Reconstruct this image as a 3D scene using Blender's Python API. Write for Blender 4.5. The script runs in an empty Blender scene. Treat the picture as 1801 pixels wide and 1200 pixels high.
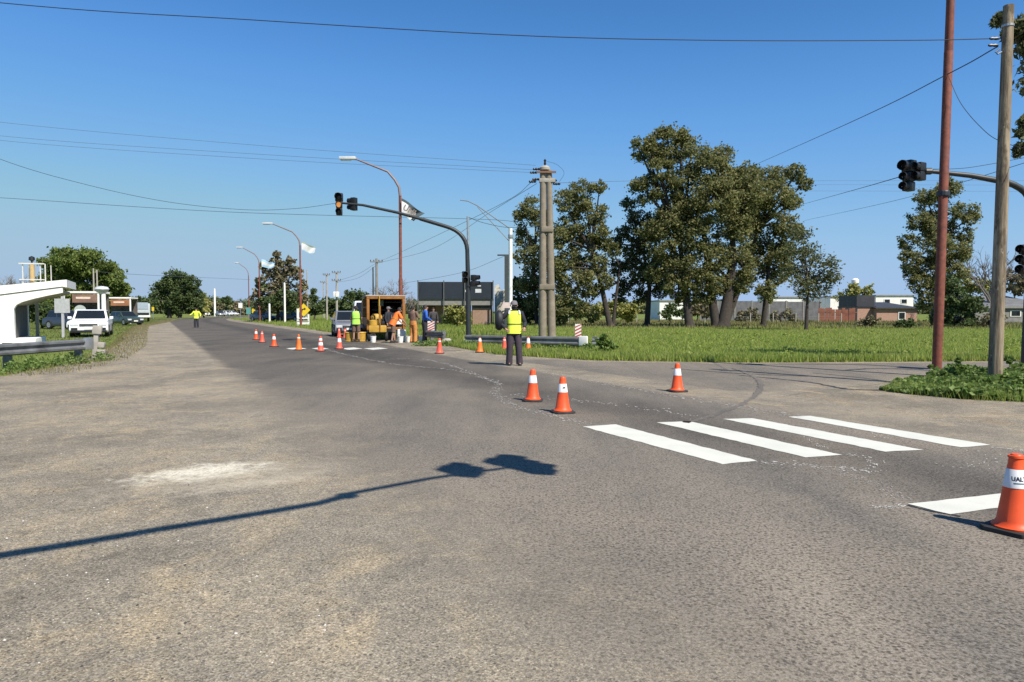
import bpy, bmesh, math, random
import numpy as np
from mathutils import Vector, Matrix, Quaternion

rnd = random.Random(11)
nr = np.random.default_rng(7)
scene = bpy.context.scene
C = scene.collection

# ------------------------------------------------------------------ camera
CAM_H = 1.5
FPX = 1250.0                       # focal length in photo pixels (photo 1801 x 1200)
PITCH = math.atan(53.0 / FPX)
cam_data = bpy.data.cameras.new('camera')
cam_data.sensor_width = 36.0
cam_data.lens = 36.0 * FPX / 1801.0
cam_data.clip_start = 0.1
cam_data.clip_end = 6000
cam = bpy.data.objects.new('camera', cam_data)
C.objects.link(cam)
cam.location = (0, 0, CAM_H)
cam.rotation_euler = (math.radians(90) - PITCH, 0, 0)
scene.camera = cam

# ------------------------------------------------------------------ sky and sun
SUN_EL = math.radians(49.0)
SHX, SHY = -0.66, 0.75             # direction in which shadows fall
_n = math.hypot(SHX, SHY); SHX /= _n; SHY /= _n
SUN_AZ = math.atan2(-SHX, -SHY)
world = bpy.data.worlds.new('World')
scene.world = world
world.use_nodes = True
wn = world.node_tree.nodes; wl = world.node_tree.links
wn.clear()
w_out = wn.new('ShaderNodeOutputWorld')
w_bg = wn.new('ShaderNodeBackground')
w_sky = wn.new('ShaderNodeTexSky')
w_sky.sky_type = 'NISHITA'
w_sky.sun_disc = False
w_sky.sun_elevation = SUN_EL
w_sky.sun_rotation = SUN_AZ
w_sky.altitude = 50
w_sky.air_density = 1.0
w_sky.dust_density = 0.0
w_sky.ozone_density = 3.5
w_bg.inputs['Strength'].default_value = 0.10
# tone of this day's sky: deeper overhead, flatter towards the horizon
w_sc = wn.new('ShaderNodeVectorMath'); w_sc.operation = 'SCALE'; w_sc.inputs[3].default_value = 0.1
wl.new(w_sky.outputs[0], w_sc.inputs[0])
w_cv = wn.new('ShaderNodeRGBCurve')
for ci, pts in enumerate((
        [(0.0, 0.0), (0.122, 0.072), (0.145, 0.100), (0.180, 0.140), (0.260, 0.225), (0.390, 0.318), (0.520, 0.360), (0.800, 0.385), (1.0, 0.39)],
        [(0.0, 0.0), (0.214, 0.240), (0.248, 0.292), (0.302, 0.364), (0.410, 0.462), (0.560, 0.540), (0.700, 0.548), (0.900, 0.535), (1.0, 0.53)],
        [(0.0, 0.0), (0.389, 0.590), (0.436, 0.680), (0.508, 0.768), (0.590, 0.795), (0.680, 0.790), (0.760, 0.730), (1.0, 0.72)])):
    cu = w_cv.mapping.curves[ci]
    cu.points[0].location = pts[0]; cu.points[1].location = pts[-1]
    for p_ in pts[1:-1]: cu.points.new(*p_)
w_cv.mapping.update()
wl.new(w_sc.outputs[0], w_cv.inputs['Color'])
w_sc2 = wn.new('ShaderNodeVectorMath'); w_sc2.operation = 'SCALE'; w_sc2.inputs[3].default_value = 10.0 / 2 ** 0.55
wl.new(w_cv.outputs[0], w_sc2.inputs[0])
wl.new(w_sc2.outputs[0], w_bg.inputs['Color'])
wl.new(w_bg.outputs[0], w_out.inputs['Surface'])

sun_data = bpy.data.lights.new('sun', 'SUN')
sun_data.energy = 4.9
sun_data.angle = math.radians(0.55)
sun_data.color = (1.0, 0.93, 0.82)
sun = bpy.data.objects.new('sun', sun_data)
C.objects.link(sun)
k = 1.0 / math.tan(SUN_EL)
sun.rotation_euler = Vector((SHX * k, SHY * k, -1)).to_track_quat('-Z', 'Y').to_euler()
sun.location = (20, -20, 40)

scene.view_settings.view_transform = 'Standard'
scene.view_settings.look = 'None'
scene.view_settings.gamma = 1
scene.view_settings.use_curve_mapping = False
scene.view_settings.exposure = 0.55
scene.cycles.max_bounces = 6
scene.cycles.transparent_max_bounces = 6

# ------------------------------------------------------------------ placing helpers
_F = Vector((0, math.cos(PITCH), -math.sin(PITCH)))
_U = Vector((0, math.sin(PITCH), math.cos(PITCH)))
def ray(px, py):
    return Vector((1, 0, 0)) * ((px - 900.5) / FPX) + _U * ((600 - py) / FPX) + _F
def G(px, py, z=0.0):
    """the spot of the ground seen at a pixel of the photograph"""
    r = ray(px, py)
    t = (z - CAM_H) / r.z
    return Vector((r.x * t, r.y * t, z))
def W(px, py, y):
    """the point at distance y seen at a pixel of the photograph"""
    r = ray(px, py)
    t = y / r.y
    return Vector((r.x * t, y, CAM_H + r.z * t))
def X(px, y):
    return W(px, 547, y).x
def Zh(py, y):
    return W(900, py, y).z

# ------------------------------------------------------------------ materials
def srgb(r, g, b):
    def f(c):
        c /= 255.0
        return c / 12.92 if c <= 0.04045 else ((c + 0.055) / 1.055) ** 2.4
    return (f(r), f(g), f(b), 1)
def col(c):
    return tuple(c) if len(c) == 4 else (c[0], c[1], c[2], 1)

class NT:
    def __init__(s, name):
        s.m = bpy.data.materials.new(name)
        s.m.use_nodes = True
        s.n = s.m.node_tree.nodes; s.l = s.m.node_tree.links
        s.b = s.n['Principled BSDF']
        s.out = s.n['Material Output']
        s.tc = s.n.new('ShaderNodeTexCoord')
    def lk(s, a, b): s.l.new(a, b)
    def noise(s, scale, detail=3, rough=0.55, vec=None, dist=0.0):
        t = s.n.new('ShaderNodeTexNoise')
        t.inputs['Scale'].default_value = scale; t.inputs['Detail'].default_value = detail
        t.inputs['Roughness'].default_value = rough; t.inputs['Distortion'].default_value = dist
        s.lk(vec if vec is not None else s.tc.outputs['Object'], t.inputs['Vector'])
        return t.outputs['Fac']
    def voro(s, scale, feature='F1', out='Distance', vec=None):
        t = s.n.new('ShaderNodeTexVoronoi'); t.feature = feature
        t.inputs['Scale'].default_value = scale
        s.lk(vec if vec is not None else s.tc.outputs['Object'], t.inputs['Vector'])
        return t.outputs[out]
    def mapv(s, scale=(1, 1, 1), rot=(0, 0, 0), src=None):
        t = s.n.new('ShaderNodeMapping')
        t.inputs['Scale'].default_value = scale; t.inputs['Rotation'].default_value = rot
        s.lk(src if src is not None else s.tc.outputs['Object'], t.inputs['Vector'])
        return t.outputs[0]
    def val(s, sock, x):
        if hasattr(x, 'links') or isinstance(x, bpy.types.NodeSocket): s.lk(x, sock)
        else: sock.default_value = x
    def math(s, op, a, b=0.0, c=0.0, clamp=False):
        t = s.n.new('ShaderNodeMath'); t.operation = op; t.use_clamp = clamp
        s.val(t.inputs[0], a); s.val(t.inputs[1], b); s.val(t.inputs[2], c)
        return t.outputs[0]
    def step(s, x, lo, hi, a=0.0, b=1.0, smooth=True):
        t = s.n.new('ShaderNodeMapRange'); t.interpolation_type = 'SMOOTHSTEP' if smooth else 'LINEAR'
        s.val(t.inputs['Value'], x)
        s.val(t.inputs['From Min'], lo); s.val(t.inputs['From Max'], hi)
        s.val(t.inputs['To Min'], a); s.val(t.inputs['To Max'], b)
        return t.outputs[0]
    def mix(s, fac, a, b, mode='MIX'):
        t = s.n.new('ShaderNodeMix'); t.data_type = 'RGBA'; t.blend_type = mode
        s.val(t.inputs[0], fac)
        for k_, v in ((6, a), (7, b)):
            if isinstance(v, bpy.types.NodeSocket): s.lk(v, t.inputs[k_])
            else: t.inputs[k_].default_value = col(v)
        return t.outputs[2]
    def ramp(s, fac, stops):
        t = s.n.new('ShaderNodeValToRGB')
        e = t.color_ramp.elements
        while len(e) < len(stops): e.new(0.5)
        for el, (p, c) in zip(e, stops):
            el.position = p; el.color = col(c)
        s.lk(fac, t.inputs[0])
        return t.outputs[0]
    def bump(s, h, strength=0.3, dist=0.02):
        t = s.n.new('ShaderNodeBump')
        t.inputs['Strength'].default_value = strength; t.inputs['Distance'].default_value = dist
        s.lk(h, t.inputs['Height']); s.lk(t.outputs[0], s.b.inputs['Normal'])
    def xyz(s, src=None):
        t = s.n.new('ShaderNodeSeparateXYZ'); s.lk(src if src is not None else s.tc.outputs['Object'], t.inputs[0])
        return t.outputs
    def rough(s, r): s.val(s.b.inputs['Roughness'], r)
    def base(s, c):
        if isinstance(c, bpy.types.NodeSocket): s.lk(c, s.b.inputs['Base Color'])
        else: s.b.inputs['Base Color'].default_value = col(c)

_mc = {}
def mat(name, c, rough=0.6, var=0.15, scale=6.0, metal=0.0, bump=0.0, spec=None, dirt=None):
    """painted, woven or moulded surface: one colour with uneven tone"""
    if name in _mc: return _mc[name]
    t = NT(name); c = col(c)
    lo = tuple(x * (1 - var) for x in c[:3]); hi = tuple(min(1, x * (1 + var)) for x in c[:3])
    f = t.noise(scale, 5, 0.6)
    o = t.ramp(f, [(0.3, lo), (0.7, hi)])
    if dirt:
        f2 = t.noise(scale * 0.35, 6, 0.7)
        o = t.mix(t.step(f2, 0.5, 0.72, 0, 0.7), o, dirt)
    t.base(o); t.rough(rough)
    t.b.inputs['Metallic'].default_value = metal
    if spec is not None: t.b.inputs['Specular IOR Level'].default_value = spec
    if bump: t.bump(t.noise(scale * 4, 4), bump, 0.02)
    _mc[name] = t.m
    return t.m

def leaf_mat(name, c1, c2, c3, trans=0.25):
    t = NT(name)
    geo = t.n.new('ShaderNodeNewGeometry')
    r = t.ramp(geo.outputs['Random Per Island'], [(0.0, c1), (0.5, c2), (1.0, c3)])
    big = t.noise(0.8, 4, 0.6)
    r = t.mix(t.step(big, 0.30, 0.48, 0.55, 0), r, c1)
    r = t.mix(t.step(t.noise(0.55, 4, 0.6), 0.52, 0.70, 0, 0.5), r, c3)
    t.base(r); t.rough(0.6); t.b.inputs['Specular IOR Level'].default_value = 0.3
    tr = t.n.new('ShaderNodeBsdfTranslucent'); t.lk(r, tr.inputs[0])
    mx = t.n.new('ShaderNodeMixShader'); mx.inputs[0].default_value = trans
    t.lk(t.b.outputs[0], mx.inputs[1]); t.lk(tr.outputs[0], mx.inputs[2])
    t.lk(mx.outputs[0], t.out.inputs['Surface'])
    return t.m

def gravel_colour(t, warm=0.0):
    """colour and height of dusty, sandy gravel"""
    st = t.mapv((1, 1, 1), (0, 0, 0.46))
    st2 = t.mapv((1.0, 0.8, 1), (0, 0, -0.46))
    big = t.noise(0.55, 6, 0.62, st2)
    mid = t.noise(1.9, 5, 0.65, st2, 0.6)
    fine = t.noise(58, 4, 0.78)
    grain = t.noise(130, 2, 0.7)
    peb = t.voro(42)
    pebc = t.voro(42, 'F1', 'Color')
    base = t.ramp(big, [(0.34, (0.190, 0.172, 0.146)), (0.50, (0.268, 0.240, 0.200)), (0.66, (0.345, 0.300, 0.236))])
    sand = t.mix(t.step(mid, 0.50, 0.68, 0, 0.75), base, (0.352, 0.296, 0.218) if not warm else (0.285, 0.225, 0.16))
    grey = t.mix(t.step(t.noise(1.1, 5, 0.7, st), 0.52, 0.70, 0, 0.65), sand, (0.160, 0.148, 0.130))
    pch = t.noise(0.95, 6, 0.66, None, 0.8)
    grey = t.mix(t.step(pch, 0.53, 0.66, 0, 0.8), grey, (0.372, 0.312, 0.228))
    rut = t.noise(2.3, 6, 0.72, None, 1.2)
    grey = t.mix(t.step(rut, 0.56, 0.70, 0, 0.7), grey, (0.150, 0.140, 0.126))
    cell = t.n.new('ShaderNodeSeparateColor'); t.lk(t.voro(135, 'F1', 'Color'), cell.inputs[0])
    c = t.mix(t.step(fine, 0.34, 0.66, 0.0, 1.0), t.mix(1.0, grey, (0.66, 0.66, 0.66), 'MULTIPLY'), t.mix(1.0, grey, (1.26, 1.25, 1.22), 'MULTIPLY'))
    c = t.mix(1.0, c, t.ramp(cell.outputs[0], [(0.0, (0.50, 0.50, 0.51)), (0.35, (0.92, 0.92, 0.92)), (0.75, (1.06, 1.06, 1.05)), (1.0, (1.55, 1.52, 1.46))]), 'MULTIPLY')
    sep = t.n.new('ShaderNodeSeparateColor'); t.lk(pebc, sep.inputs[0])
    dark = t.math('MULTIPLY', t.step(sep.outputs[0], 0.84, 0.88), t.step(peb, 0.42, 0.22))
    c = t.mix(t.math('MULTIPLY', dark, 0.75), c, (0.055, 0.052, 0.05))
    lite = t.math('MULTIPLY', t.step(sep.outputs[1], 0.86, 0.92), t.step(peb, 0.3, 0.12))
    c = t.mix(t.math('MULTIPLY', lite, 0.7), c, (0.50, 0.48, 0.44))
    c = t.mix(t.step(grain, 0.3, 0.7, 0.0, 0.35), c, t.mix(1.0, c, (0.5, 0.5, 0.5), 'MULTIPLY'))
    # spilled white powder beside the road
    xyz = t.xyz(); ca, sa = math.cos(0.58), math.sin(0.58)
    for (px, py), rx, ry, lo, hi, amt, cc in (((358, 829), 0.60, 0.36, 0.15, 1.35, 1.0, (0.64, 0.61, 0.53)), ((450, 849), 0.66, 0.16, 0.2, 1.5, 0.5, (0.48, 0.43, 0.35)), ((400, 838), 1.0, 0.36, 0.1, 1.6, 0.40, (0.44, 0.39, 0.31))):
        p0 = G(px, py)
        dx = t.math('SUBTRACT', xyz[0], p0.x); dy = t.math('SUBTRACT', xyz[1], p0.y)
        ex = t.math('ADD', t.math('MULTIPLY', dx, ca), t.math('MULTIPLY', dy, sa))
        ey = t.math('SUBTRACT', t.math('MULTIPLY', dy, ca), t.math('MULTIPLY', dx, sa))
        rr = t.math('SQRT', t.math('ADD', t.math('POWER', t.math('DIVIDE', ex, rx), 2.0), t.math('POWER', t.math('DIVIDE', ey, ry), 2.0)))
        rr = t.math('ADD', rr, t.math('MULTIPLY', t.math('SUBTRACT', t.noise(6, 7, 0.8), 0.5), 3.4))
        pw = t.math('MULTIPLY', t.step(rr, lo, hi, amt, 0.0), t.step(t.noise(40, 3, 0.8), 0.34, 0.56, 0.3, 1.0))
        c = t.mix(pw, c, cc)
    c = t.mix(1.0, c, t.ramp(t.noise(8, 5, 0.7), [(0.32, (0.84, 0.825, 0.765)), (0.5, (1.0, 0.98, 0.92)), (0.68, (1.13, 1.10, 1.03))]), 'MULTIPLY')
    h = t.math('ADD', t.math('MULTIPLY', fine, 0.6), t.math('MULTIPLY', grain, 0.5))
    return c, h

def asphalt_colour(t, tone=1.0):
    a = tone
    st = t.mapv((1, 0.16, 1), (0, 0, -0.4636))
    wheel = t.noise(0.9, 4, 0.55, st)
    patch = t.noise(0.28, 5, 0.6)
    fine = t.noise(52, 3, 0.8)
    grain = t.noise(120, 2, 0.6)
    cell = t.voro(75, 'F1', 'Color')
    sep = t.n.new('ShaderNodeSeparateColor'); t.lk(cell, sep.inputs[0])
    base = t.ramp(wheel, [(0.32, (0.120 * a, 0.113 * a, 0.104 * a)), (0.68, (0.225 * a, 0.200 * a, 0.170 * a))])
    base = t.mix(t.step(patch, 0.42, 0.66, 0, 0.55), base, (0.285 * a, 0.247 * a, 0.200 * a))
    c = t.mix(t.step(fine, 0.32, 0.66, 0, 1), t.mix(1.0, base, (0.46, 0.46, 0.46), 'MULTIPLY'), t.mix(1.0, base, (1.28, 1.27, 1.26), 'MULTIPLY'))
    c = t.mix(t.step(sep.outputs[0], 0.70, 1.0, 0, 0.55), c, (0.26 * a, 0.24 * a, 0.22 * a))
    c = t.mix(t.step(sep.outputs[1], 0.78, 1.0, 0, 0.6), c, (0.045, 0.043, 0.041))
    pit = t.voro(36); pc = t.n.new('ShaderNodeSeparateColor'); t.lk(t.voro(36, 'F1', 'Color'), pc.inputs[0])
    pm = t.math('MULTIPLY', t.step(pc.outputs[2], 0.66, 0.80), t.step(pit, 0.46, 0.20))
    c = t.mix(t.math('MULTIPLY', pm, 0.78), c, (0.050, 0.046, 0.042))
    c = t.mix(1.0, c, (1.02, 0.995, 0.935), 'MULTIPLY')
    h = t.math('ADD', t.math('MULTIPLY', fine, 0.8), t.math('MULTIPLY', grain, 0.4))
    return c, h

# ------------------------------------------------------------------ mesh builder
class MB:
    def __init__(s):
        s.v = []; s.f = []; s.mi = []; s.cur = 0
    def add(s, vs, fs):
        o = len(s.v)
        s.v += [tuple(v) for v in vs]
        s.f += [tuple(i + o for i in f) for f in fs]
        s.mi += [s.cur] * len(fs)
        return s
    def box(s, c, d, rz=0.0, m=None, taper=(1, 1)):
        hx, hy, hz = d[0] / 2, d[1] / 2, d[2] / 2
        vs = []
        for z, kx, ky in ((-hz, 1, 1), (hz, taper[0], taper[1])):
            for x, y in ((-hx, -hy), (hx, -hy), (hx, hy), (-hx, hy)):
                vs.append(Vector((x * kx, y * ky, z)))
        if m is None: m = Matrix.Rotation(rz, 3, 'Z')
        c = Vector(c)
        return s.add([c + m @ v for v in vs], [(3, 2, 1, 0), (4, 5, 6, 7), (0, 1, 5, 4), (1, 2, 6, 5), (2, 3, 7, 6), (3, 0, 4, 7)])
    def bar(s, a, b, w, h=None):
        a = Vector(a); b = Vector(b); d = b - a
        q = d.to_track_quat('Y', 'Z').to_matrix()
        return s.box((a + b) / 2, (w, d.length, h or w), m=q)
    def tube(s, pts, r, n=8, cap=True, flat=1.0):
        pts = [Vector(p) for p in pts]
        if not hasattr(r, '__len__'): r = [r] * len(pts)
        vs = []; up = None
        for i, p in enumerate(pts):
            t = (pts[min(i + 1, len(pts) - 1)] - pts[max(i - 1, 0)])
            t = t.normalized() if t.length > 1e-9 else Vector((0, 0, 1))
            if up is None:
                up = Vector((1, 0, 0)) if abs(t.x) < 0.8 else Vector((0, 1, 0))
            a = (up - t * up.dot(t)).normalized(); b = t.cross(a); up = a
            for j in range(n):
                an = 2 * math.pi * j / n
                vs.append(p + a * (math.cos(an) * r[i]) + b * (math.sin(an) * r[i] * flat))
        fs = []
        for i in range(len(pts) - 1):
            for j in range(n):
                k_ = (j + 1) % n
                fs.append((i * n + j, i * n + k_, (i + 1) * n + k_, (i + 1) * n + j))
        if cap:
            fs.append(tuple(range(n - 1, -1, -1)))
            L = (len(pts) - 1) * n
            fs.append(tuple(range(L, L + n)))
        return s.add(vs, fs)
    def lathe(s, prof, n=16, c=(0, 0, 0), sx=1.0, sy=1.0, axis='Z', cap=True):
        vs = []
        for r, z in prof:
            for j in range(n):
                an = 2 * math.pi * j / n
                x, y = r * math.cos(an) * sx, r * math.sin(an) * sy
                if axis == 'Z': p = (x, y, z)
                elif axis == 'X': p = (z, x, y)
                else: p = (x, z, y)
                vs.append((p[0] + c[0], p[1] + c[1], p[2] + c[2]))
        fs = []
        for i in range(len(prof) - 1):
            for j in range(n):
                k_ = (j + 1) % n
                f = (i * n + j, i * n + k_, (i + 1) * n + k_, (i + 1) * n + j)
                fs.append(f if axis != 'Y' else f[::-1])
        if cap:
            L = (len(prof) - 1) * n
            a = tuple(range(n - 1, -1, -1)); b = tuple(range(L, L + n))
            fs += [a, b] if axis != 'Y' else [a[::-1], b[::-1]]
        return s.add(vs, fs)
    def prism(s, poly, m, depth):
        """2-D polygon (x, z) pushed along +y by depth, then moved by matrix m"""
        n = len(poly)
        vs = [m @ Vector((x, 0, z)) for x, z in poly] + [m @ Vector((x, depth, z)) for x, z in poly]
        fs = [tuple(range(n)), tuple(range(2 * n - 1, n - 1, -1))]
        for i in range(n):
            j = (i + 1) % n
            fs.append((i, n + i, n + j, j))
        return s.add(vs, fs)
    def slab(s, poly, z0, z1):
        n = len(poly)
        vs = [(p[0], p[1], z0) for p in poly] + [(p[0], p[1], z1) for p in poly]
        fs = [tuple(range(n - 1, -1, -1)), tuple(range(n, 2 * n))]
        for i in range(n):
            j = (i + 1) % n
            fs.append((i, j, n + j, n + i))
        return s.add(vs, fs)
    def rings(s, rs, n=14):
        """stack of ellipses: (centre, rx, ry, rotation matrix)"""
        vs = []
        for c, rx, ry, m in rs:
            for j in range(n):
                an = 2 * math.pi * j / n
                ca, sa = math.cos(an), math.sin(an)
                ca = math.copysign(abs(ca) ** 0.8, ca); sa = math.copysign(abs(sa) ** 0.8, sa)
                vs.append(Vector(c) + m @ Vector((rx * ca, ry * sa, 0)))
        fs = []
        for i in range(len(rs) - 1):
            for j in range(n):
                k_ = (j + 1) % n
                fs.append((i * n + j, i * n + k_, (i + 1) * n + k_, (i + 1) * n + j))
        L = (len(rs) - 1) * n
        fs += [tuple(range(n - 1, -1, -1)), tuple(range(L, L + n))]
        return s.add(vs, fs)
    def build(s, name, mats, parent=None, smooth=False, bevel=0.0, fix=True):
        me = bpy.data.meshes.new(name)
        me.from_pydata(s.v, [], s.f)
        if not isinstance(mats, (list, tuple)): mats = [mats]
        for m in mats: me.materials.append(m)
        if len(mats) > 1:
            me.polygons.foreach_set('material_index', s.mi)
        if bevel or fix:
            bm = bmesh.new(); bm.from_mesh(me)
            if fix: bmesh.ops.recalc_face_normals(bm, faces=bm.faces)
            if bevel:
                es = [e for e in bm.edges if len(e.link_faces) == 2 and e.calc_face_angle(0) > 0.5]
                bmesh.ops.bevel(bm, geom=es, offset=bevel, segments=2, profile=0.6, affect='EDGES', clamp_overlap=True)
            bm.to_mesh(me); bm.free()
        if smooth or bevel:
            me.polygons.foreach_set('use_smooth', [True] * len(me.polygons))
            try: me.set_sharp_from_angle(angle=math.radians(40))
            except Exception: pass
        o = bpy.data.objects.new(name, me)
        C.objects.link(o)
        if parent is not None: o.parent = parent
        return o

def tag(o, label=None, cat=None, group=None, kind=None):
    if label: o['label'] = label
    if cat: o['category'] = cat
    if group: o['group'] = group
    if kind: o['kind'] = kind
    return o
def thing(name, label, cat, loc=(0, 0, 0), rz=0.0, group=None):
    o = bpy.data.objects.new(name, None)
    C.objects.link(o)
    o.empty_display_size = 0.2
    o.location = loc; o.rotation_euler = (0, 0, rz)
    return tag(o, label, cat, group)
def copy_thing(src, loc, rz, label):
    r = src.copy(); C.objects.link(r); r.location = loc; r.rotation_euler = (0, 0, rz); r['label'] = label
    for ch in list(src.children):
        c = ch.copy(); C.objects.link(c); c.parent = r
        for g in list(ch.children):
            d = g.copy(); C.objects.link(d); d.parent = c
    return r
def text_mesh(name, s, size, m, parent, place, bend=None, xs=1.0):
    cu = bpy.data.curves.new(name, 'FONT'); cu.body = s; cu.size = size
    cu.align_x = 'CENTER'; cu.align_y = 'CENTER'; cu.extrude = 0.0; cu.offset = size * 0.035; cu.resolution_u = 2
    o = bpy.data.objects.new(name, cu); C.objects.link(o)
    dg = bpy.context.evaluated_depsgraph_get()
    me = bpy.data.meshes.new_from_object(o.evaluated_get(dg))
    bpy.data.objects.remove(o)
    for v in me.vertices:
        v.co.x *= xs
        v.co = Vector(bend(v.co)) if bend else place @ v.co
    me.materials.clear(); me.materials.append(m)
    o = bpy.data.objects.new(name, me); C.objects.link(o); o.parent = parent
    return o
def fast_mesh(name, V, n_side, m, parent=None, smooth=False):
    """V: (N, n_side, 3) loose faces"""
    N = V.shape[0]
    me = bpy.data.meshes.new(name)
    me.vertices.add(N * n_side); me.loops.add(N * n_side); me.polygons.add(N)
    me.vertices.foreach_set('co', V.astype(np.float32).ravel())
    me.loops.foreach_set('vertex_index', np.arange(N * n_side, dtype=np.int32))
    me.polygons.foreach_set('loop_start', np.arange(0, N * n_side, n_side, dtype=np.int32))
    me.polygons.foreach_set('loop_total', np.full(N, n_side, dtype=np.int32))
    me.update(calc_edges=True)
    me.materials.append(m)
    o = bpy.data.objects.new(name, me); C.objects.link(o)
    if parent is not None: o.parent = parent
    return o
# ================================================================== THE SETTING
TX, TY = -0.4472, 0.8944           # along the road
NX, NY = 0.8944, 0.4472            # across the road, to the right
ROT = math.atan2(-TX, TY)          # turns local +y onto the road's direction
def road_pt(a, s, z=0.0):
    return Vector((NX * a + TX * s, NY * a + TY * s, z))

# ---- ground: one sheet to the horizon
t = NT('field soil')
big = t.noise(0.06, 5, 0.6); mid = t.noise(0.5, 5, 0.65); fine = t.noise(9, 4, 0.7)
c = t.ramp(mid, [(0.30, (0.100, 0.140, 0.030)), (0.55, (0.150, 0.190, 0.042)), (0.75, (0.210, 0.205, 0.075))])
c = t.mix(t.step(big, 0.5, 0.68, 0, 0.7), c, (0.17, 0.15, 0.07))
c = t.mix(t.step(fine, 0.3, 0.7, 0, 1), t.mix(1.0, c, (0.6, 0.6, 0.6), 'MULTIPLY'), t.mix(1.0, c, (1.3, 1.3, 1.25), 'MULTIPLY'))
t.base(c); t.rough(0.95); t.b.inputs['Specular IOR Level'].default_value = 0.1
t.bump(fine, 0.6, 0.08)
M_FIELD = t.m
mb = MB()
R = [0, 15, 40, 80, 150, 400, 1200, 4500]
N = 40
vs = [(0, 0, -0.016)]; fs = []
for r in R[1:]:
    for j in range(N):
        an = 2 * math.pi * j / N
        vs.append((r * math.cos(an), r * math.sin(an), -0.016))
for j in range(N): fs.append((0, 1 + j, 1 + (j + 1) % N))
for i in range(len(R) - 2):
    for j in range(N):
        a = 1 + i * N + j; b = 1 + i * N + (j + 1) % N
        fs.append((a, a + N, b + N, b))
mb.add(vs, fs)
ground = tag(mb.build('ground', M_FIELD), kind='structure')

# ---- gravel shoulder (left) and dirt verge (right)
def jitter_poly(pts, amp=0.12, step=0.5):
    out = []
    for i, p in enumerate(pts):
        q = pts[(i + 1) % len(pts)]
        d = math.hypot(q[0] - p[0], q[1] - p[1]); n = max(1, min(60, int(d / step)))
        for j in range(n):
            f = j / n
            dist = max(1.0, math.hypot(p[0], p[1]) / 25)
            out.append((p[0] + (q[0] - p[0]) * f + rnd.uniform(-amp, amp) * dist, p[1] + (q[1] - p[1]) * f + rnd.uniform(-amp, amp) * dist))
    return out
def flat(name, poly, z, m):
    me = bpy.data.meshes.new(name)
    bm = bmesh.new()
    f = bm.faces.new([bm.verts.new((p[0], p[1], z)) for p in poly])
    bmesh.ops.triangulate(bm, faces=[f])
    bmesh.ops.recalc_face_normals(bm, faces=bm.faces)
    for f in bm.faces:
        if f.normal.z < 0: f.normal_flip()
    bm.to_mesh(me); bm.free()
    me.materials.append(m)
    o = bpy.data.objects.new(name, me); C.objects.link(o)
    return o

t = NT('gravel')
c, h = gravel_colour(t)
t.base(c); t.rough(0.95); t.b.inputs['Specular IOR Level'].default_value = 0.15
t.bump(h, 0.55, 0.012)
M_GRAVEL = t.m

def px_poly(pp): return [(G(*p).x, G(*p).y) for p in pp]
left_edge = px_poly([(0, 661), (80, 648), (150, 632), (205, 608), (222, 588), (238, 574), (300, 563.5)])
sh = [road_pt(3.0, -14)[:2], road_pt(3.0, 112)[:2], left_edge[-1]] + left_edge[::-1][1:] + [(-16, 9), (-22, -6), (-20, -20)]
gravel = tag(flat('gravel_shoulder', jitter_poly(sh, 0.10, 0.6), -0.010, M_GRAVEL), kind='structure')

t = NT('verge dirt')
c, h = gravel_colour(t, 1.0)
t.base(c); t.rough(0.95); t.b.inputs['Specular IOR Level'].default_value = 0.15
t.bump(h, 0.55, 0.012)
M_VERGE = t.m
grass_edge = px_poly([(398, 559.5), (440, 566), (560, 581), (640, 592), (770, 604), (880, 623), (1040, 633), (1300, 637), (1800, 634)])
vg = [(gx, gy) for gx, gy in grass_edge] + [(60, 20.5), (60, 3), (30, -8), road_pt(7.5, -14)[:2], road_pt(7.5, 108)[:2]]
verge = tag(flat('dirt_verge', jitter_poly(vg, 0.08, 0.6), -0.008, M_VERGE), kind='structure')

# ---- side road
t = NT('side road asphalt')
c, h = asphalt_colour(t, 0.95)
g, h2 = gravel_colour(t, 1.0)
A = G(1560, 671); B = G(1300, 698)
ddx, ddy = (A.x - B.x), (A.y - B.y); L = math.hypot(ddx, ddy)
nx_, ny_ = -ddy / L, ddx / L
xyz = t.xyz()
dist = t.math('ADD', t.math('MULTIPLY', t.math('SUBTRACT', xyz[0], B.x), nx_), t.math('MULTIPLY', t.math('SUBTRACT', xyz[1], B.y), ny_))
dist = t.math('ADD', dist, t.math('MULTIPLY', t.math('SUBTRACT', t.noise(0.8, 5, 0.65), 0.5), 2.0))
c = t.mix(t.step(dist, 0.1, 1.1, 1, 0), c, g)
far_d = t.math('ADD', t.math('SUBTRACT', 22.0, xyz[1]), t.math('MULTIPLY', t.math('SUBTRACT', t.noise(1.2, 5, 0.65), 0.5), 0.8))
c = t.mix(t.step(far_d, -0.3, 0.6, 0.8, 0), c, g)
t.base(c); t.rough(0.9); t.b.inputs['Specular IOR Level'].default_value = 0.2; t.bump(h, 0.4, 0.01)
M_SIDE = t.m
side = px_poly([(800, 621), (1040, 636.5), (1300, 640), (1800, 637)]) + [(70, 21.0), (70, 14.5)] + px_poly([(1800, 655), (1560, 673), (1380, 696), (1150, 730), (900, 690)])
side_road = tag(flat('side_road', jitter_poly(side, 0.06, 0.6), -0.004, M_SIDE), kind='structure')
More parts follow.
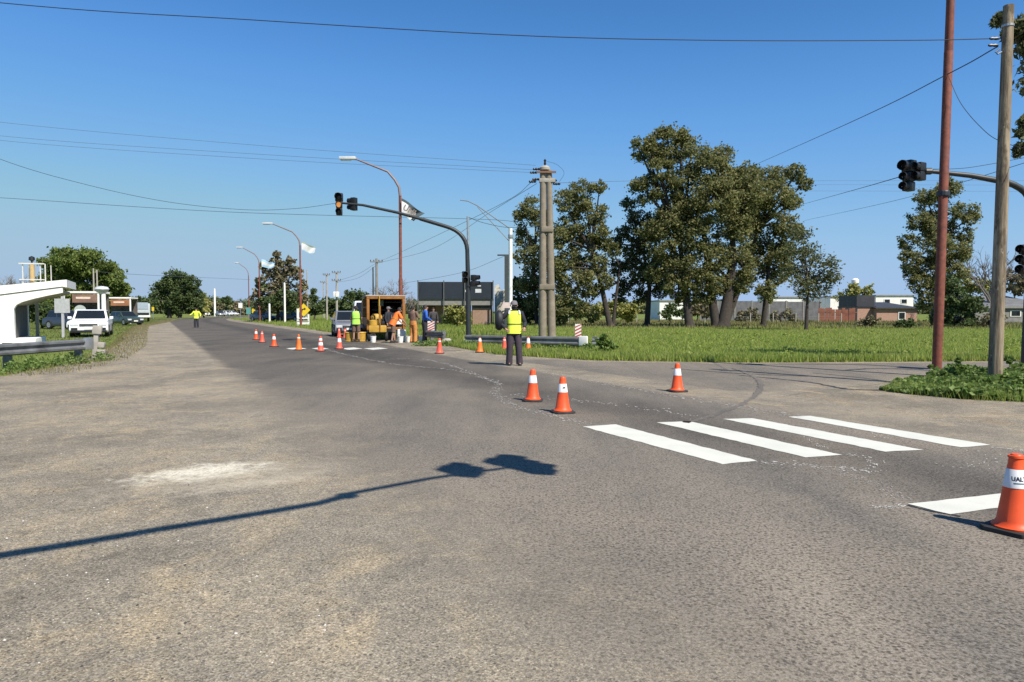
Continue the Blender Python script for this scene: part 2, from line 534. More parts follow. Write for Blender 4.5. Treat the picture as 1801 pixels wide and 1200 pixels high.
# black tar seams across the side road
M_TAR = mat('tar', (0.018, 0.018, 0.018), 0.55, 0.1)
def ribbon(name, pts, w, z, m, parent, jit=0.0):
    mb = MB(); vs = []
    pts = [Vector((p[0], p[1], 0)) for p in pts]
    fine = []
    for i in range(len(pts) - 1):
        n = max(2, int((pts[i + 1] - pts[i]).length / 0.3)); n = min(n, 40)
        for j in range(n): fine.append(pts[i].lerp(pts[i + 1], j / n))
    fine.append(pts[-1])
    for i, p in enumerate(fine):
        d = (fine[min(i + 1, len(fine) - 1)] - fine[max(i - 1, 0)]).normalized()
        nrm = Vector((-d.y, d.x, 0)); ww = w * (1 + rnd.uniform(-jit, jit)) / 2
        off = nrm * rnd.uniform(-jit, jit) * w * 0.5
        a = p + nrm * ww + off; b = p - nrm * ww + off
        vs += [(a.x, a.y, z), (b.x, b.y, z)]
    mb.add(vs, [(2 * i, 2 * i + 1, 2 * i + 3, 2 * i + 2) for i in range(len(fine) - 1)])
    return mb.build(name, m, parent)
def curve_px(pp, n=8):
    P = [G(*p) for p in pp]; out = []
    for i in range(len(P) - 1):
        p0 = P[max(i - 1, 0)]; p1 = P[i]; p2 = P[i + 1]; p3 = P[min(i + 2, len(P) - 1)]
        for j in range(n):
            f = j / n
            out.append(0.5 * ((2 * p1) + (p2 - p0) * f + (2 * p0 - 5 * p1 + 4 * p2 - p3) * f * f + (3 * p1 - p0 - 3 * p2 + p3) * f ** 3))
    out.append(P[-1]); return out
for pp, w in (([(1490, 651), (1530, 648.5), (1600, 649.5), (1640, 652)], 0.12), ([(1300, 660), (1420, 672), (1490, 684), (1580, 686)], 0.09),
              ([(1430, 656), (1510, 664), (1570, 672)], 0.05), ([(1180, 648), (1300, 657), (1420, 662)], 0.06)):
    ribbon('tar_seam', curve_px(pp), w, 0.0, M_TAR, side_road, 0.5)
t = NT('tyre rubber smear')
c, h = asphalt_colour(t, 0.72)
t.base(c); t.rough(0.8); t.bump(h, 0.3, 0.01)
M_SMEAR = t.m
ribbon('skid_mark', curve_px([(1290, 648), (1325, 662), (1338, 680), (1318, 704), (1262, 728), (1205, 744)]), 0.10, 0.004, M_SMEAR, side_road, 0.4)

# ---- main road
t = NT('road asphalt')
c, h = asphalt_colour(t)
g, h2 = gravel_colour(t)
uv = t.n.new('ShaderNodeUVMap'); uv.uv_map = 'across'
U = t.xyz(uv.outputs[0])
# tar worn dark where wheels run; colour also darkens further up the road
dk = t.step(U[1], 3.0, 28.0, 0.0, 1.0)
c = t.mix(dk, c, t.mix(1.0, c, (0.58, 0.58, 0.59), 'MULTIPLY'))
w1 = t.math('ABSOLUTE', t.math('SUBTRACT', U[0], 6.3))
trk = t.math('MULTIPLY', t.step(t.math('ADD', w1, t.math('MULTIPLY', t.noise(0.7, 4), 1.2)), 0.6, 2.0, 1, 0), 0.9)
c = t.mix(trk, c, t.mix(1.0, c, (0.62, 0.62, 0.63), 'MULTIPLY'))
nz = t.math('MULTIPLY', t.math('SUBTRACT', t.noise(0.9, 6, 0.68), 0.5), 1.5)
nz2 = t.math('MULTIPLY', t.math('SUBTRACT', t.noise(14, 3, 0.7), 0.5), 0.5)
nearf = t.step(U[1], 4.0, 30.0, 1.0, 0.22)
wob = t.math('MULTIPLY', t.math('ADD', nz, nz2), nearf)
grit = t.math('MULTIPLY', t.math('SUBTRACT', t.noise(34, 4, 0.8), 0.5), t.step(U[1], 4.0, 24.0, 3.2, 0.8))
clod = t.math('MULTIPLY', t.math('SUBTRACT', t.noise(3.4, 5, 0.75), 0.5), nearf)
la = t.math('ADD', t.math('ADD', U[0], wob), t.math('ADD', grit, t.math('MULTIPLY', clod, 1.6)))
c = t.mix(t.step(la, t.step(U[1], 3.0, 26.0, 1.0, 1.45), t.step(U[1], 3.0, 26.0, 2.7, 1.75), 1, 0), c, g)
ra = t.math('SUBTRACT', U[0], t.step(U[1], 12.0, 45.0, 0.0, 1.25))
ra = t.math('ADD', ra, t.math('MULTIPLY', t.math('ADD', nz, nz2), 0.14))
c = t.mix(t.math('MULTIPLY', t.step(ra, 8.15, 8.5, 0, 1), 0.85), c, g)
t.base(c); t.rough(0.9); t.b.inputs['Specular IOR Level'].default_value = 0.2
t.bump(h, 0.5, 0.010)
M_ROAD = t.m
S = [-14, -6, 0, 4, 8, 12, 18, 25, 35, 50, 70, 90, 105]
axis = []; p = road_pt(0, 0); ang = 0.0
stations = [(s, road_pt(0, s), Vector((NX, NY, 0))) for s in S]
p = road_pt(0, 105); s = 105.0; an = math.atan2(TY, TX)
while s < 420:
    ds = 9.0; s += ds; an -= math.radians(1.25 if s < 260 else 0.3)
    p = p + Vector((math.cos(an), math.sin(an), 0)) * ds
    stations.append((s, p.copy(), Vector((math.sin(an), -math.cos(an), 0))))
me = bpy.data.meshes.new('road'); vs = []; fs = []; us = []
acr = [-0.6, 1.4, 3.2, 4.8, 6.4, 8.0, 9.6, 10.4]
for s, p, n in stations:
    for a in acr:
        q = p + n * a; vs.append((q.x, q.y, -0.016 if a < 0 else 0.0)); us.append((a, s))
K = len(acr)
for i in range(len(stations) - 1):
    lim = K - 1 if stations[i][0] >= 25 else (K - 2)
    for j in range(lim): fs.append((i * K + j, i * K + j + 1, (i + 1) * K + j + 1, (i + 1) * K + j))
me.from_pydata(vs, [], fs)
ul = me.uv_layers.new(name='across')
for lp in me.loops: ul.data[lp.index].uv = us[lp.vertex_index]
me.materials.append(M_ROAD)
road = bpy.data.objects.new('road', me); C.objects.link(road); tag(road, kind='structure')

# painted markings: parts of the road
t = NT('road paint')
n1 = t.noise(60, 3, 0.75); n2 = t.noise(2.2, 5, 0.6)
c = t.ramp(n2, [(0.3, (0.55, 0.545, 0.475)), (0.7, (0.64, 0.632, 0.545))])
c = t.mix(t.step(n1, 0.56, 0.78, 0, 0.5), c, (0.42, 0.41, 0.39))
c = t.mix(t.step(t.noise(3.5, 6, .75), 0.56, 0.72, 0, 0.35), c, (0.48, 0.46, 0.42))
t.base(c); t.rough(0.6); t.bump(n1, 0.35, 0.006)
M_PAINT = t.m
def sheet(name, corners, z, m, parent, jit=0.008):
    """painted quad with slightly uneven rims"""
    P = [Vector((c_[0], c_[1], 0)) for c_ in corners]; out = []
    for i in range(4):
        a, b = P[i], P[(i + 1) % 4]; n = max(2, int((b - a).length / 0.10)); n = min(n, 50)
        for j in range(n):
            q = a.lerp(b, j / n); out.append((q.x + rnd.uniform(-jit, jit), q.y + rnd.uniform(-jit, jit)))
    o = flat(name, out, z, m); o.parent = parent; return o
for pp in ([(1026, 751), (1082, 747), (1332, 811), (1270, 817)], [(1156, 743.5), (1213, 741.5), (1481, 801), (1416, 805)],
           [(1272, 737.5), (1322, 736), (1625, 792), (1558, 795)], [(1387, 733.5), (1425, 732), (1742, 783), (1690, 787.5)]):
    sheet('crosswalk_stripe', [G(*p) for p in pp], 0.004, M_PAINT, road, 0.012)
sheet('stop_line', [G(1597, 887), G(1672, 905.5), G(1960, 866), G(1960, 847)], 0.004, M_PAINT, road)
ribbon('joint', [G(1597, 889), G(1640, 900), G(1690, 909)], 0.03, 0.003, M_TAR, road, 0.5)
for a, b in ((502, 530), (548, 568), (598, 628), (640, 672)):
    sheet('crosswalk_stripe', [G(a, 613.2), G(b - 6, 611.4), G(b + 10, 613.4), G(a + 16, 615.6)], 0.004, M_PAINT, road, 0.03)
# scraps of older worn markings
def flakes(name, pp, n, w, size, m, z=0.005, parent=road):
    P = curve_px(pp); mb = MB()
    L = [0]
    for i in range(1, len(P)): L.append(L[-1] + (P[i] - P[i - 1]).length)
    for _ in range(n):
        s_ = rnd.uniform(0, L[-1]); i = max(1, next(k_ for k_ in range(1, len(L)) if L[k_] >= s_ - 1e-6))
        f = (s_ - L[i - 1]) / max(1e-6, L[i] - L[i - 1]); q = P[i - 1].lerp(P[i], f)
        d = (P[i] - P[i - 1]).normalized(); nn = Vector((-d.y, d.x, 0))
        q = q + nn * rnd.gauss(0, w / 2)
        r = size * 0.62 * rnd.uniform(0.35, 1.2); k_ = 6; a0 = rnd.random() * 6; el = rnd.uniform(1.2, 2.8)
        vs = []
        for j in range(k_):
            an_ = a0 + j * 2 * math.pi / k_; rr_ = r * rnd.uniform(0.5, 1.2)
            v = q + d * (math.cos(an_) * rr_ * el) + nn * (math.sin(an_) * rr_)
            vs.append((v.x, v.y, z))
        mb.add(vs, [tuple(range(k_))])
    o = mb.build(name, m, parent, fix=False); o['kind'] = 'stuff'; return o
M_WORN = mat('worn paint', (0.40, 0.38, 0.345), 0.8, 0.3, 9)
M_WORN2 = mat('bright paint scraps', (0.62, 0.61, 0.57), 0.7, 0.25, 9)
flakes('worn_line', [(570, 612), (600, 622), (690, 640), (790, 650), (850, 663), (876, 676)], 420, 0.10, 0.035, M_WORN)
flakes('worn_line', [(876, 676), (872, 692), (905, 714), (960, 728), (1030, 747)], 330, 0.12, 0.022, M_WORN)
flakes('worn_line', [(680, 632), (745, 632), (800, 645), (850, 665), (876, 674)], 300, 0.10, 0.03, M_WORN)
flakes('worn_line', [(880, 640), (960, 655), (1080, 678), (1240, 706), (1420, 735)], 420, 0.16, 0.03, M_WORN)
flakes('worn_line', [(575, 605), (700, 612), (900, 625)], 160, 0.12, 0.05, M_WORN)
flakes('paint_scraps', [(900, 692), (980, 702), (1080, 712), (1160, 722), (1235, 738)], 90, 0.2, 0.02, M_WORN2)
flakes('paint_scraps', [(1330, 812), (1400, 818), (1470, 822), (1545, 832)], 90, 0.12, 0.014, M_WORN2)
flakes('paint_scraps', [(1480, 800), (1530, 806), (1540, 832)], 40, 0.10, 0.014, M_WORN2)
flakes('paint_scraps', [(1535, 893), (1565, 892), (1592, 888)], 70, 0.05, 0.009, M_WORN2)
flakes('paint_scraps', [(1690, 790), (1740, 800), (1700, 822), (1640, 815)], 26, 0.2, 0.013, M_WORN2)
flakes('paint_scraps', [(1420, 768), (1446, 788), (1440, 800)], 40, 0.06, 0.012, M_WORN2)
flakes('paint_scraps', [(1540, 748), (1532, 762), (1560, 772)], 30, 0.06, 0.012, M_WORN2)
flakes('paint_scraps', [(1740, 786), (1775, 790), (1815, 796)], 40, 0.05, 0.012, M_WORN2)
flakes('worn_line', [(1440, 822), (1540, 850), (1590, 880)], 140, 0.10, 0.010, M_WORN)

# loose pebbles on the gravel near the camera
mb = MB()
for _ in range(1500):
    d = 2.6 + abs(rnd.gauss(0, 3.2)); px = rnd.uniform(-20, 1100)
    x = (px - 900) / 1250 * d
    if NX * x + NY * d > 2.6: continue
    r = rnd.choice((0.003, 0.004, 0.005, 0.008)) * rnd.uniform(0.7, 1.2)
    vs = [(x, d, -0.010 + r * 1.1)]
    a0 = rnd.random() * 6
    for j in range(5):
        q = r * rnd.uniform(0.75, 1.25)
        vs.append((x + q * math.cos(a0 + j * 1.257), d + q * math.sin(a0 + j * 1.257), -0.010 + r * 0.25))
    mb.cur = rnd.choice((0, 0, 0, 1, 2))
    mb.add(vs, [(0, 1 + j, 1 + (j + 1) % 5) for j in range(5)])
peb = mb.build('pebbles', [mat('grey pebble', (0.22, 0.20, 0.18), 0.9), mat('pale pebble', (0.5, 0.48, 0.44), 0.9), mat('dark pebble', (0.05, 0.048, 0.045), 0.9)], fix=False)
tag(peb, 'loose grey pebbles scattered over the gravel shoulder', 'pebbles', kind='stuff')

# ================================================================== GRASS AND WEEDS
def blades(n, place, h, w, lean=0.35):
    """grass blades as long thin triangles: place(n) -> (n, 2)"""
    P = place(n); n = P.shape[0]
    an = nr.uniform(0, 2 * np.pi, n)
    hh = h * nr.uniform(0.45, 1.2, n); ww = w * nr.uniform(0.6, 1.3, n)
    dx, dy = np.cos(an) * ww / 2, np.sin(an) * ww / 2
    la = nr.uniform(0, 2 * np.pi, n); le = hh * lean * nr.uniform(0.1, 1.0, n)
    V = np.zeros((n, 3, 3))
    V[:, 0] = np.stack([P[:, 0] - dx, P[:, 1] - dy, np.full(n, -0.03)], 1)
    V[:, 1] = np.stack([P[:, 0] + dx, P[:, 1] + dy, np.full(n, -0.03)], 1)
    V[:, 2] = np.stack([P[:, 0] + np.cos(la) * le, P[:, 1] + np.sin(la) * le, hh], 1)
    return V
def in_poly(P, poly):
    x, y = P[:, 0], P[:, 1]; inside = np.zeros(len(P), bool)
    n = len(poly)
    for i in range(n):
        x0, y0 = poly[i][0], poly[i][1]; x1, y1 = poly[(i + 1) % n][0], poly[(i + 1) % n][1]
        if y0 == y1: continue
        cnd = ((y0 > y) != (y1 > y)) & (x < (x1 - x0) * (y - y0) / (y1 - y0) + x0)
        inside ^= cnd
    return inside
def poly_place(poly, dens_y=None):
    xs = [p[0] for p in poly]; ys = [p[1] for p in poly]
    def f(n):
        P = np.stack([nr.uniform(min(xs), max(xs), n * 2), nr.uniform(min(ys), max(ys), n * 2)], 1)
        if dens_y:   # more blades near the camera
            y0, y1 = max(min(ys), 1.0), max(ys)
            u = nr.uniform(0, 1, n * 2)
            P[:, 1] = y0 * y1 / (y1 - u * (y1 - y0))
            k_ = P[:, 1] / y1
            cx = 0.0
        return P[in_poly(P, poly)][:n]
    return f
GRASS = leaf_mat('grass blade', (0.200, 0.275, 0.045), (0.285, 0.365, 0.066), (0.395, 0.400, 0.130), 0.5)
VERGE_G = leaf_mat('roadside grass blade', (0.085, 0.125, 0.028), (0.130, 0.170, 0.040), (0.210, 0.200, 0.080), 0.4)
DRY = leaf_mat('dry grass blade', (0.16, 0.15, 0.06), (0.20, 0.18, 0.075), (0.26, 0.22, 0.10), 0.3)
WEED = leaf_mat('weed leaf', (0.090, 0.155, 0.030), (0.155, 0.235, 0.050), (0.270, 0.340, 0.120), 0.42)

field = grass_edge[4:] + [(40, 23), (62, 55), (62, 75), (-8, 75), (-14, 52)]
fast = blades(170000, poly_place(field, True), 0.12, 0.036, 1.2)
tag(fast_mesh('meadow_grass', fast, 3, GRASS), 'bright green meadow grass beyond the side road', 'grass', kind='stuff')
# denser tufted fringe along the road edge
def along(poly, w0, w1):
    L = [0]
    for i in range(1, len(poly)): L.append(L[-1] + math.hypot(poly[i][0] - poly[i - 1][0], poly[i][1] - poly[i - 1][1]))
    pts = np.array(poly); L = np.array(L)
    def f(n):
        s_ = nr.uniform(0, L[-1], n)
        x = np.interp(s_, L, pts[:, 0]); y = np.interp(s_, L, pts[:, 1])
        i = np.clip(np.searchsorted(L, s_) - 1, 0, len(L) - 2)
        d = pts[i + 1] - pts[i]; d = d / np.linalg.norm(d, axis=1)[:, None]
        o = w0 + (w1 - w0) * nr.uniform(0, 1, n) ** 1.5
        return np.stack([x - d[:, 1] * o, y + d[:, 0] * o], 1)
    return f
fr = blades(26000, along(grass_edge[2:], -0.15, 1.6), 0.20, 0.05, 0.6)
tag(fast_mesh('fringe_grass', fr, 3, GRASS), 'ragged grass fringe along the far edge of the road', 'grass', kind='stuff')
dry = [(2, 62), (48, 58), (62, 75), (62, 112), (2, 112)]
tag(fast_mesh('dry_grass', blades(16000, poly_place(dry), 0.28, 0.10), 3, DRY), 'dry yellowish grass behind the trees', 'grass', kind='stuff')
# left verge
lv = [(p[0], p[1]) for p in left_edge] + [(-64, 150), (-80, 90), (-40, 40), (-18, 16)]
tag(fast_mesh('roadside_grass', blades(80000, poly_place(lv), 0.10, 0.045, 1.2), 3, VERGE_G), 'patchy green grass on the left roadside', 'grass', kind='stuff')
tag(fast_mesh('verge_grass', blades(14000, along(left_edge[::-1], -0.25, 1.2), 0.08, 0.03, 1.2), 3, DRY), 'short grass fringe beside the gravel shoulder', 'grass', kind='stuff')
lv2 = [(p[0] - 0.2, p[1]) for p in grass_edge[:5]] + [(6, 75), (-30, 150), (-60, 145)]
tag(fast_mesh('far_verge_grass', blades(30000, poly_place(lv2), 0.25, 0.08), 3, GRASS), 'grass strip beyond the road works', 'grass', kind='stuff')

def leafy(n, place, h, size, spread=0.6):
    P = place(n); n = P.shape[0]
    z = h * nr.uniform(0.05, 1.0, n) ** 0.8
    c = np.stack([P[:, 0], P[:, 1], z], 1)
    return leaf_quads(c, size * nr.uniform(0.5, 1.3, n), 1.5)
def leaf_quads(c, s, elong=1.6, droop=0.0):
    n = len(c)
    d = nr.normal(size=(n, 3)); d[:, 2] = d[:, 2] * 0.7 - droop
    d /= np.linalg.norm(d, axis=1)[:, None]
    q = nr.normal(size=(n, 3)); q -= d * np.sum(q * d, 1)[:, None]; q /= np.linalg.norm(q, axis=1)[:, None]
    a = d * (s * elong / 2)[:, None]; b = q * (s / 2)[:, None]
    V = np.zeros((n, 4, 3))
    V[:, 0] = c - a; V[:, 1] = c + b - a * 0.1; V[:, 2] = c + a; V[:, 3] = c - b - a * 0.1
    return V
isl = px_poly([(1545, 686), (1600, 676), (1660, 668), (1740, 664), (1830, 662), (1960, 664), (1960, 735), (1800, 706), (1700, 702), (1600, 693)])
def isl_h(P):
    return 0.16 + 0.12 * np.sin(P[:, 0] * 2.3) * np.cos(P[:, 1] * 3.1)
def island_weeds(n):
    P = poly_place(isl)(n)
    base = np.clip(0.20 + 0.10 * np.sin(P[:, 0] * 2.7 + 1) + 0.07 * np.sin(P[:, 0] * 6.1 + P[:, 1] * 4.0), 0.06, 0.5)
    dmin = np.clip((P[:, 0] - G(1545, 686).x) / 1.2, 0.15, 1)
    z = base * dmin * nr.uniform(0.05, 1.0, len(P)) ** 0.7
    return leaf_quads(np.stack([P[:, 0], P[:, 1], z], 1), 0.075 * nr.uniform(0.5, 1.4, len(P)), 1.4)
V = island_weeds(30000)
tag(fast_mesh('weeds', V, 4, WEED), 'low leafy weeds around the red lamp post and the wooden pole', 'weeds', kind='stuff')
tag(fast_mesh('weed_grass', blades(14000, poly_place([(p[0] * 1.0, p[1] - 0.12) for p in isl]), 0.20, 0.014, 0.9), 3, GRASS), 'thin grass fringe around the weeds', 'grass', kind='stuff')

def weed_clumps(spots, size, h, seed):
    r_ = np.random.default_rng(seed); P = []
    for x, y, rad, n in spots:
        d = r_.normal(0, rad * .5, (n, 2))
        z = h * np.exp(-(d ** 2).sum(1) / (rad * rad)) * r_.uniform(.05, 1.0, n)
        P.append(np.stack([x + d[:, 0], y + d[:, 1], z], 1))
    P = np.concatenate(P)
    return leaf_quads(P, size * r_.uniform(.5, 1.4, len(P)), 1.5)
sp_l = []
for i in range(26):
    f = i / 25; q = W(-60 + 235 * f, 628, 16.0 + 5.6 * f)
    sp_l.append((q.x + rnd.uniform(-.3, .5), q.y - rnd.uniform(-.2, .9), rnd.uniform(.15, .35), rnd.randint(40, 150)))
tag(fast_mesh('weeds', weed_clumps(sp_l, .05, .30, 3), 4, WEED), 'leafy weeds growing along the foot of the left guardrail', 'weeds', kind='stuff')
sp_r = []
for i in range(34):
    f = rnd.random(); q = W(740 + 330 * f, 606, 31.5 - 3.0 * f)
    sp_r.append((q.x, q.y - rnd.uniform(-.4, 1.4), rnd.uniform(.2, .45), rnd.randint(60, 200)))
tag(fast_mesh('weeds', weed_clumps(sp_r, .06, .26, 4), 4, WEED), 'leafy weeds growing along the foot of the right guardrail', 'weeds', kind='stuff')
sp_m = []
for i in range(70):
    y = 23.5 + 34 * rnd.random() ** 1.6; sp_m.append((rnd.uniform(3, 3 + .72 * y), y, rnd.uniform(.3, .8), rnd.randint(40, 130)))
tag(fast_mesh('weeds', weed_clumps(sp_m, .07, .20, 5), 4, GRASS), 'broad leaved weeds scattered through the meadow', 'weeds', kind='stuff')
# ================================================================== TREES
BARK = mat('bark', (0.040, 0.032, 0.026), 0.95, 0.35, 5, bump=0.6)
BARK_GREY = mat('grey bark', (0.16, 0.145, 0.125), 0.95, 0.3, 5, bump=0.5)
L_EUC = leaf_mat('gum tree leaf', (0.072, 0.092, 0.034), (0.190, 0.202, 0.070), (0.340, 0.312, 0.140), 0.48)
L_EUC2 = leaf_mat('dark gum tree leaf', (0.055, 0.075, 0.034), (0.130, 0.148, 0.064), (0.240, 0.235, 0.120), 0.45)
L_DARK = leaf_mat('dark leaf', (0.040, 0.066, 0.022), (0.078, 0.115, 0.035), (0.125, 0.160, 0.056), 0.28)
L_WILLOW = leaf_mat('willow leaf', (0.070, 0.105, 0.022), (0.130, 0.180, 0.036), (0.200, 0.245, 0.062), 0.35)
L_BROWN = leaf_mat('brown leaf', (0.142, 0.120, 0.072), (0.202, 0.161, 0.100), (0.190, 0.202, 0.082), 0.2)
L_YELLOW = leaf_mat('yellow green leaf', (0.212, 0.237, 0.053), (0.296, 0.296, 0.072), (0.356, 0.320, 0.120), 0.25)
TWIG = mat('bare twig', (0.15, 0.13, 0.115), 0.9, 0.2)

def tree(name, label, y, base, trunks, blobs, lm, leaf=0.17, dens=1.0, bark=None, cat='tree', group=None, deep=0.8, elong=1.7, droop=0.3, clump=0.20, fill=0.55, tr=0.2):
    """trunk feet and crown lumps given where they stand in the photo at distance y; every lump is a ball of twig clumps"""
    k_ = y / FPX
    B = Vector((X(base[0], y), y, 0.0))
    root = thing(name, label, cat, B, 0, group)
    bark = bark or BARK
    mb = MB()
    cen = []
    for (bx, by, r) in blobs:
        q = W(bx, by, y); rr = r * k_
        off = Vector((0, rnd.uniform(-1, 1) * rr * deep, 0))
        cen.append((q + off - B, rr))
    feet = []
    for (fx, fw, tx, ty) in trunks:
        f = Vector((X(fx, y) - B.x, rnd.uniform(-0.3, 0.3), -0.05)); top = W(tx, ty, y) - B
        w = fw * k_ / 2
        mid = f.lerp(top, 0.5) + Vector((rnd.uniform(-1, 1), rnd.uniform(-1, 1), 0)) * w * 1.3
        mb.tube([f, f.lerp(mid, 0.12) + Vector((0, 0, 0)), mid, top], [w * 1.1, w * 0.78, w * 0.58, w * 0.3], 9)
        feet.append((f, mid, top, w))
    for c_, rr in cen:
        if not feet: continue
        f, mid, top, w = min(feet, key=lambda q: (q[2] - c_).length)
        s0 = top if c_.z > top.z - 0.3 * rr else mid.lerp(top, 0.5)
        m1 = s0.lerp(c_, 0.5) + Vector((rnd.uniform(-.2, .2), rnd.uniform(-.2, .2), rnd.uniform(0.0, .3))) * rr
        mb.tube([s0, m1, c_], [w * 0.42, w * 0.26, w * 0.10], 6)
        for _ in range(4):
            d = Vector((rnd.gauss(0, 1), rnd.gauss(0, 1), rnd.gauss(0.3, 1))).normalized() * rr * 0.8
            mb.tube([c_, c_ + d * 0.5 + Vector((0, 0, .1 * rr)), c_ + d], [w * 0.10, w * 0.06, w * 0.02], 4, cap=False)
    mb.build('trunk', bark, root, smooth=True)
    pts = []; sz = []
    for c_, rr in cen:
        nc = max(8, int(58 * fill))
        d = nr.normal(size=(nc, 3)); d /= np.linalg.norm(d, axis=1)[:, None]
        rad = rr * (0.35 + 0.62 * nr.uniform(0, 1, nc) ** 0.55)
        cc = np.array(c_) + d * rad[:, None] * np.array([1, 1, 0.92])
        per = int(max(6, dens * 3.0 * (rr / leaf) ** 2 / nc * 9))
        for q in cc:
            g = nr.normal(size=(per, 3)) * (rr * clump * nr.uniform(0.6, 1.15)) * np.array([1, 1, 0.72])
            pts.append(q + g)
    P = np.concatenate(pts)
    P = P[P[:, 2] > 0.1]
    V = leaf_quads(P, leaf * nr.uniform(0.55, 1.35, len(P)), elong, droop)
    fast_mesh('crown', V, 4, lm, root)
    return root

def bare_tree(name, label, y, base, h_px, w_px, m=TWIG, seed=1, cat='tree', group=None, levels=5):
    k_ = y / FPX; r_ = random.Random(seed)
    B = Vector((X(base[0], y), y, 0)); root = thing(name, label, cat, B, 0, group)
    mbt = MB(); mbc = MB()
    H = h_px * k_; Wd = w_px * k_
    def grow(p, d, L, r, lev):
        q = p + d * L
        mid = p.lerp(q, .5) + Vector((r_.uniform(-1, 1), r_.uniform(-1, 1), 0)) * L * 0.08
        (mbt if lev < 2 else mbc).tube([p, mid, q], [r, r * .85, r * .65], 5 if lev < 2 else 3, cap=False)
        if lev >= levels: return
        for _ in range(3 if lev else 5):
            dd = (d + Vector((r_.gauss(0, .55) * Wd / H * 1.3, r_.gauss(0, .5), r_.gauss(.15, .3)))).normalized()
            grow(p.lerp(q, r_.uniform(.55, 1)), dd, L * r_.uniform(.6, .82), r * .6, lev + 1)
    grow(Vector((0, 0, -.05)), Vector((r_.uniform(-.05, .05), 0, 1)).normalized(), H * .30, max(.05, H * .02), 0)
    mbt.build('trunk', BARK_GREY, root); mbc.build('twigs', m, root)
    return root

GRP = 'gum trees in the meadow'
def fillb(x0, y0, x1, y1, r, n, seed):
    r_ = random.Random(seed)
    return [(r_.uniform(x0, x1), r_.uniform(y0, y1), r * r_.uniform(.75, 1.2)) for _ in range(n)]
# the big gum in the middle of the meadow, and its neighbours
tree('gum_tree', 'tallest gum tree with twin dark trunks in the middle of the meadow', 66, (1238, 576),
     [(1213, 20, 1195, 420), (1272, 27, 1290, 400), (1262, 22, 1240, 420)],
     [(1178, 250, 32), (1138, 262, 26), (1215, 275, 34), (1160, 300, 26), (1245, 300, 32), (1272, 275, 24), (1200, 330, 36), (1140, 335, 28), (1125, 322, 16), (1250, 355, 38),
      (1290, 330, 34), (1180, 385, 34), (1225, 410, 36), (1285, 400, 34), (1165, 430, 28), (1250, 450, 34), (1200, 465, 34), (1300, 450, 28), (1240, 490, 26), (1180, 500, 24), (1280, 500, 20), (1225, 520, 18), (1150, 400, 26), (1310, 480, 20), (1195, 520, 16), (1262, 515, 13), (1230, 380, 36), (1170, 470, 24), (1305, 308, 22), (1318, 345, 28), (1300, 372, 28), (1270, 330, 30), (1150, 480, 18), (1210, 500, 20), (1300, 505, 16), (1245, 525, 12), (1140, 262, 14), (1120, 252, 9), (1165, 235, 14), (1200, 240, 16)],
     L_EUC, 0.145, 0.80, group=GRP)
tree('gum_tree', 'gum tree leaning right with a loose spray at its upper right', 68, (1345, 566),
     [(1275, 16, 1335, 400), (1343, 13, 1355, 440)],
     [(1340, 320, 30), (1375, 312, 24), (1400, 305, 16), (1418, 322, 14), (1360, 355, 32), (1330, 380, 34), (1392, 355, 18), (1375, 400, 26), (1340, 425, 30), (1318, 350, 24), (1365, 450, 24), (1400, 410, 14), (1330, 470, 26), (1372, 485, 18), (1340, 510, 18), (1380, 440, 20), (1310, 500, 18), (1388, 470, 14), (1355, 520, 14), (1310, 400, 26)],
     L_EUC, 0.145, 0.80, group=GRP)
tree('gum_tree', 'slender dark gum tree between the tall gum and the rounded gum', 70, (1137, 571),
     [(1137, 13, 1132, 440)],
     [(1105, 360, 14), (1122, 385, 20), (1100, 410, 20), (1135, 420, 24), (1110, 450, 24), (1150, 455, 22), (1125, 485, 24), (1158, 490, 20), (1160, 515, 16), (1105, 500, 16), (1090, 470, 18), (1080, 430, 14), (1130, 520, 16), (1092, 520, 14), (1145, 395, 18)],
     L_EUC2, 0.145, 0.75, group=GRP)
tree('gum_tree', 'rounded gum tree with leaning trunk right of the twin concrete pole', 68, (1074, 568),
     [(1073, 14, 1040, 440), (1078, 9, 1090, 470)],
     [(1025, 335, 22), (1055, 328, 13), (995, 355, 22), (1040, 370, 28), (1005, 395, 28), (1050, 410, 26), (985, 420, 22), (1030, 440, 30), (1065, 430, 14), (1000, 460, 26), (1055, 465, 20), (1020, 490, 24), (985, 500, 22), (1000, 520, 20), (1078, 440, 16), (1040, 515, 20), (975, 470, 20), (1065, 495, 16), (985, 540, 18), (1025, 545, 16)],
     L_EUC, 0.145, 0.75, group=GRP)
tree('gum_tree', 'gum tree left behind the twin concrete pole with open crown', 74, (940, 566),
     [(945, 10, 940, 450)],
     [(935, 368, 22), (915, 378, 14), (950, 385, 20), (925, 425, 18), (945, 445, 20), (918, 405, 14), (935, 470, 18), (960, 420, 18), (925, 500, 20), (950, 500, 22), (960, 460, 20), (940, 530, 18), (965, 530, 18), (915, 450, 14)],
     L_EUC, 0.15, 0.7, group=GRP)
tree('gum_tree', 'small thin gum tree with a single stem at the right end of the meadow group', 56, (1420, 583),
     [(1420, 9, 1422, 500)],
     [(1415, 410, 18), (1400, 440, 20), (1430, 445, 22), (1455, 470, 20), (1420, 480, 24), (1445, 500, 22), (1465, 490, 13), (1405, 500, 18), (1425, 515, 16), (1385, 480, 14)],
     L_EUC2, 0.13, 0.42, group=GRP, clump=0.3)
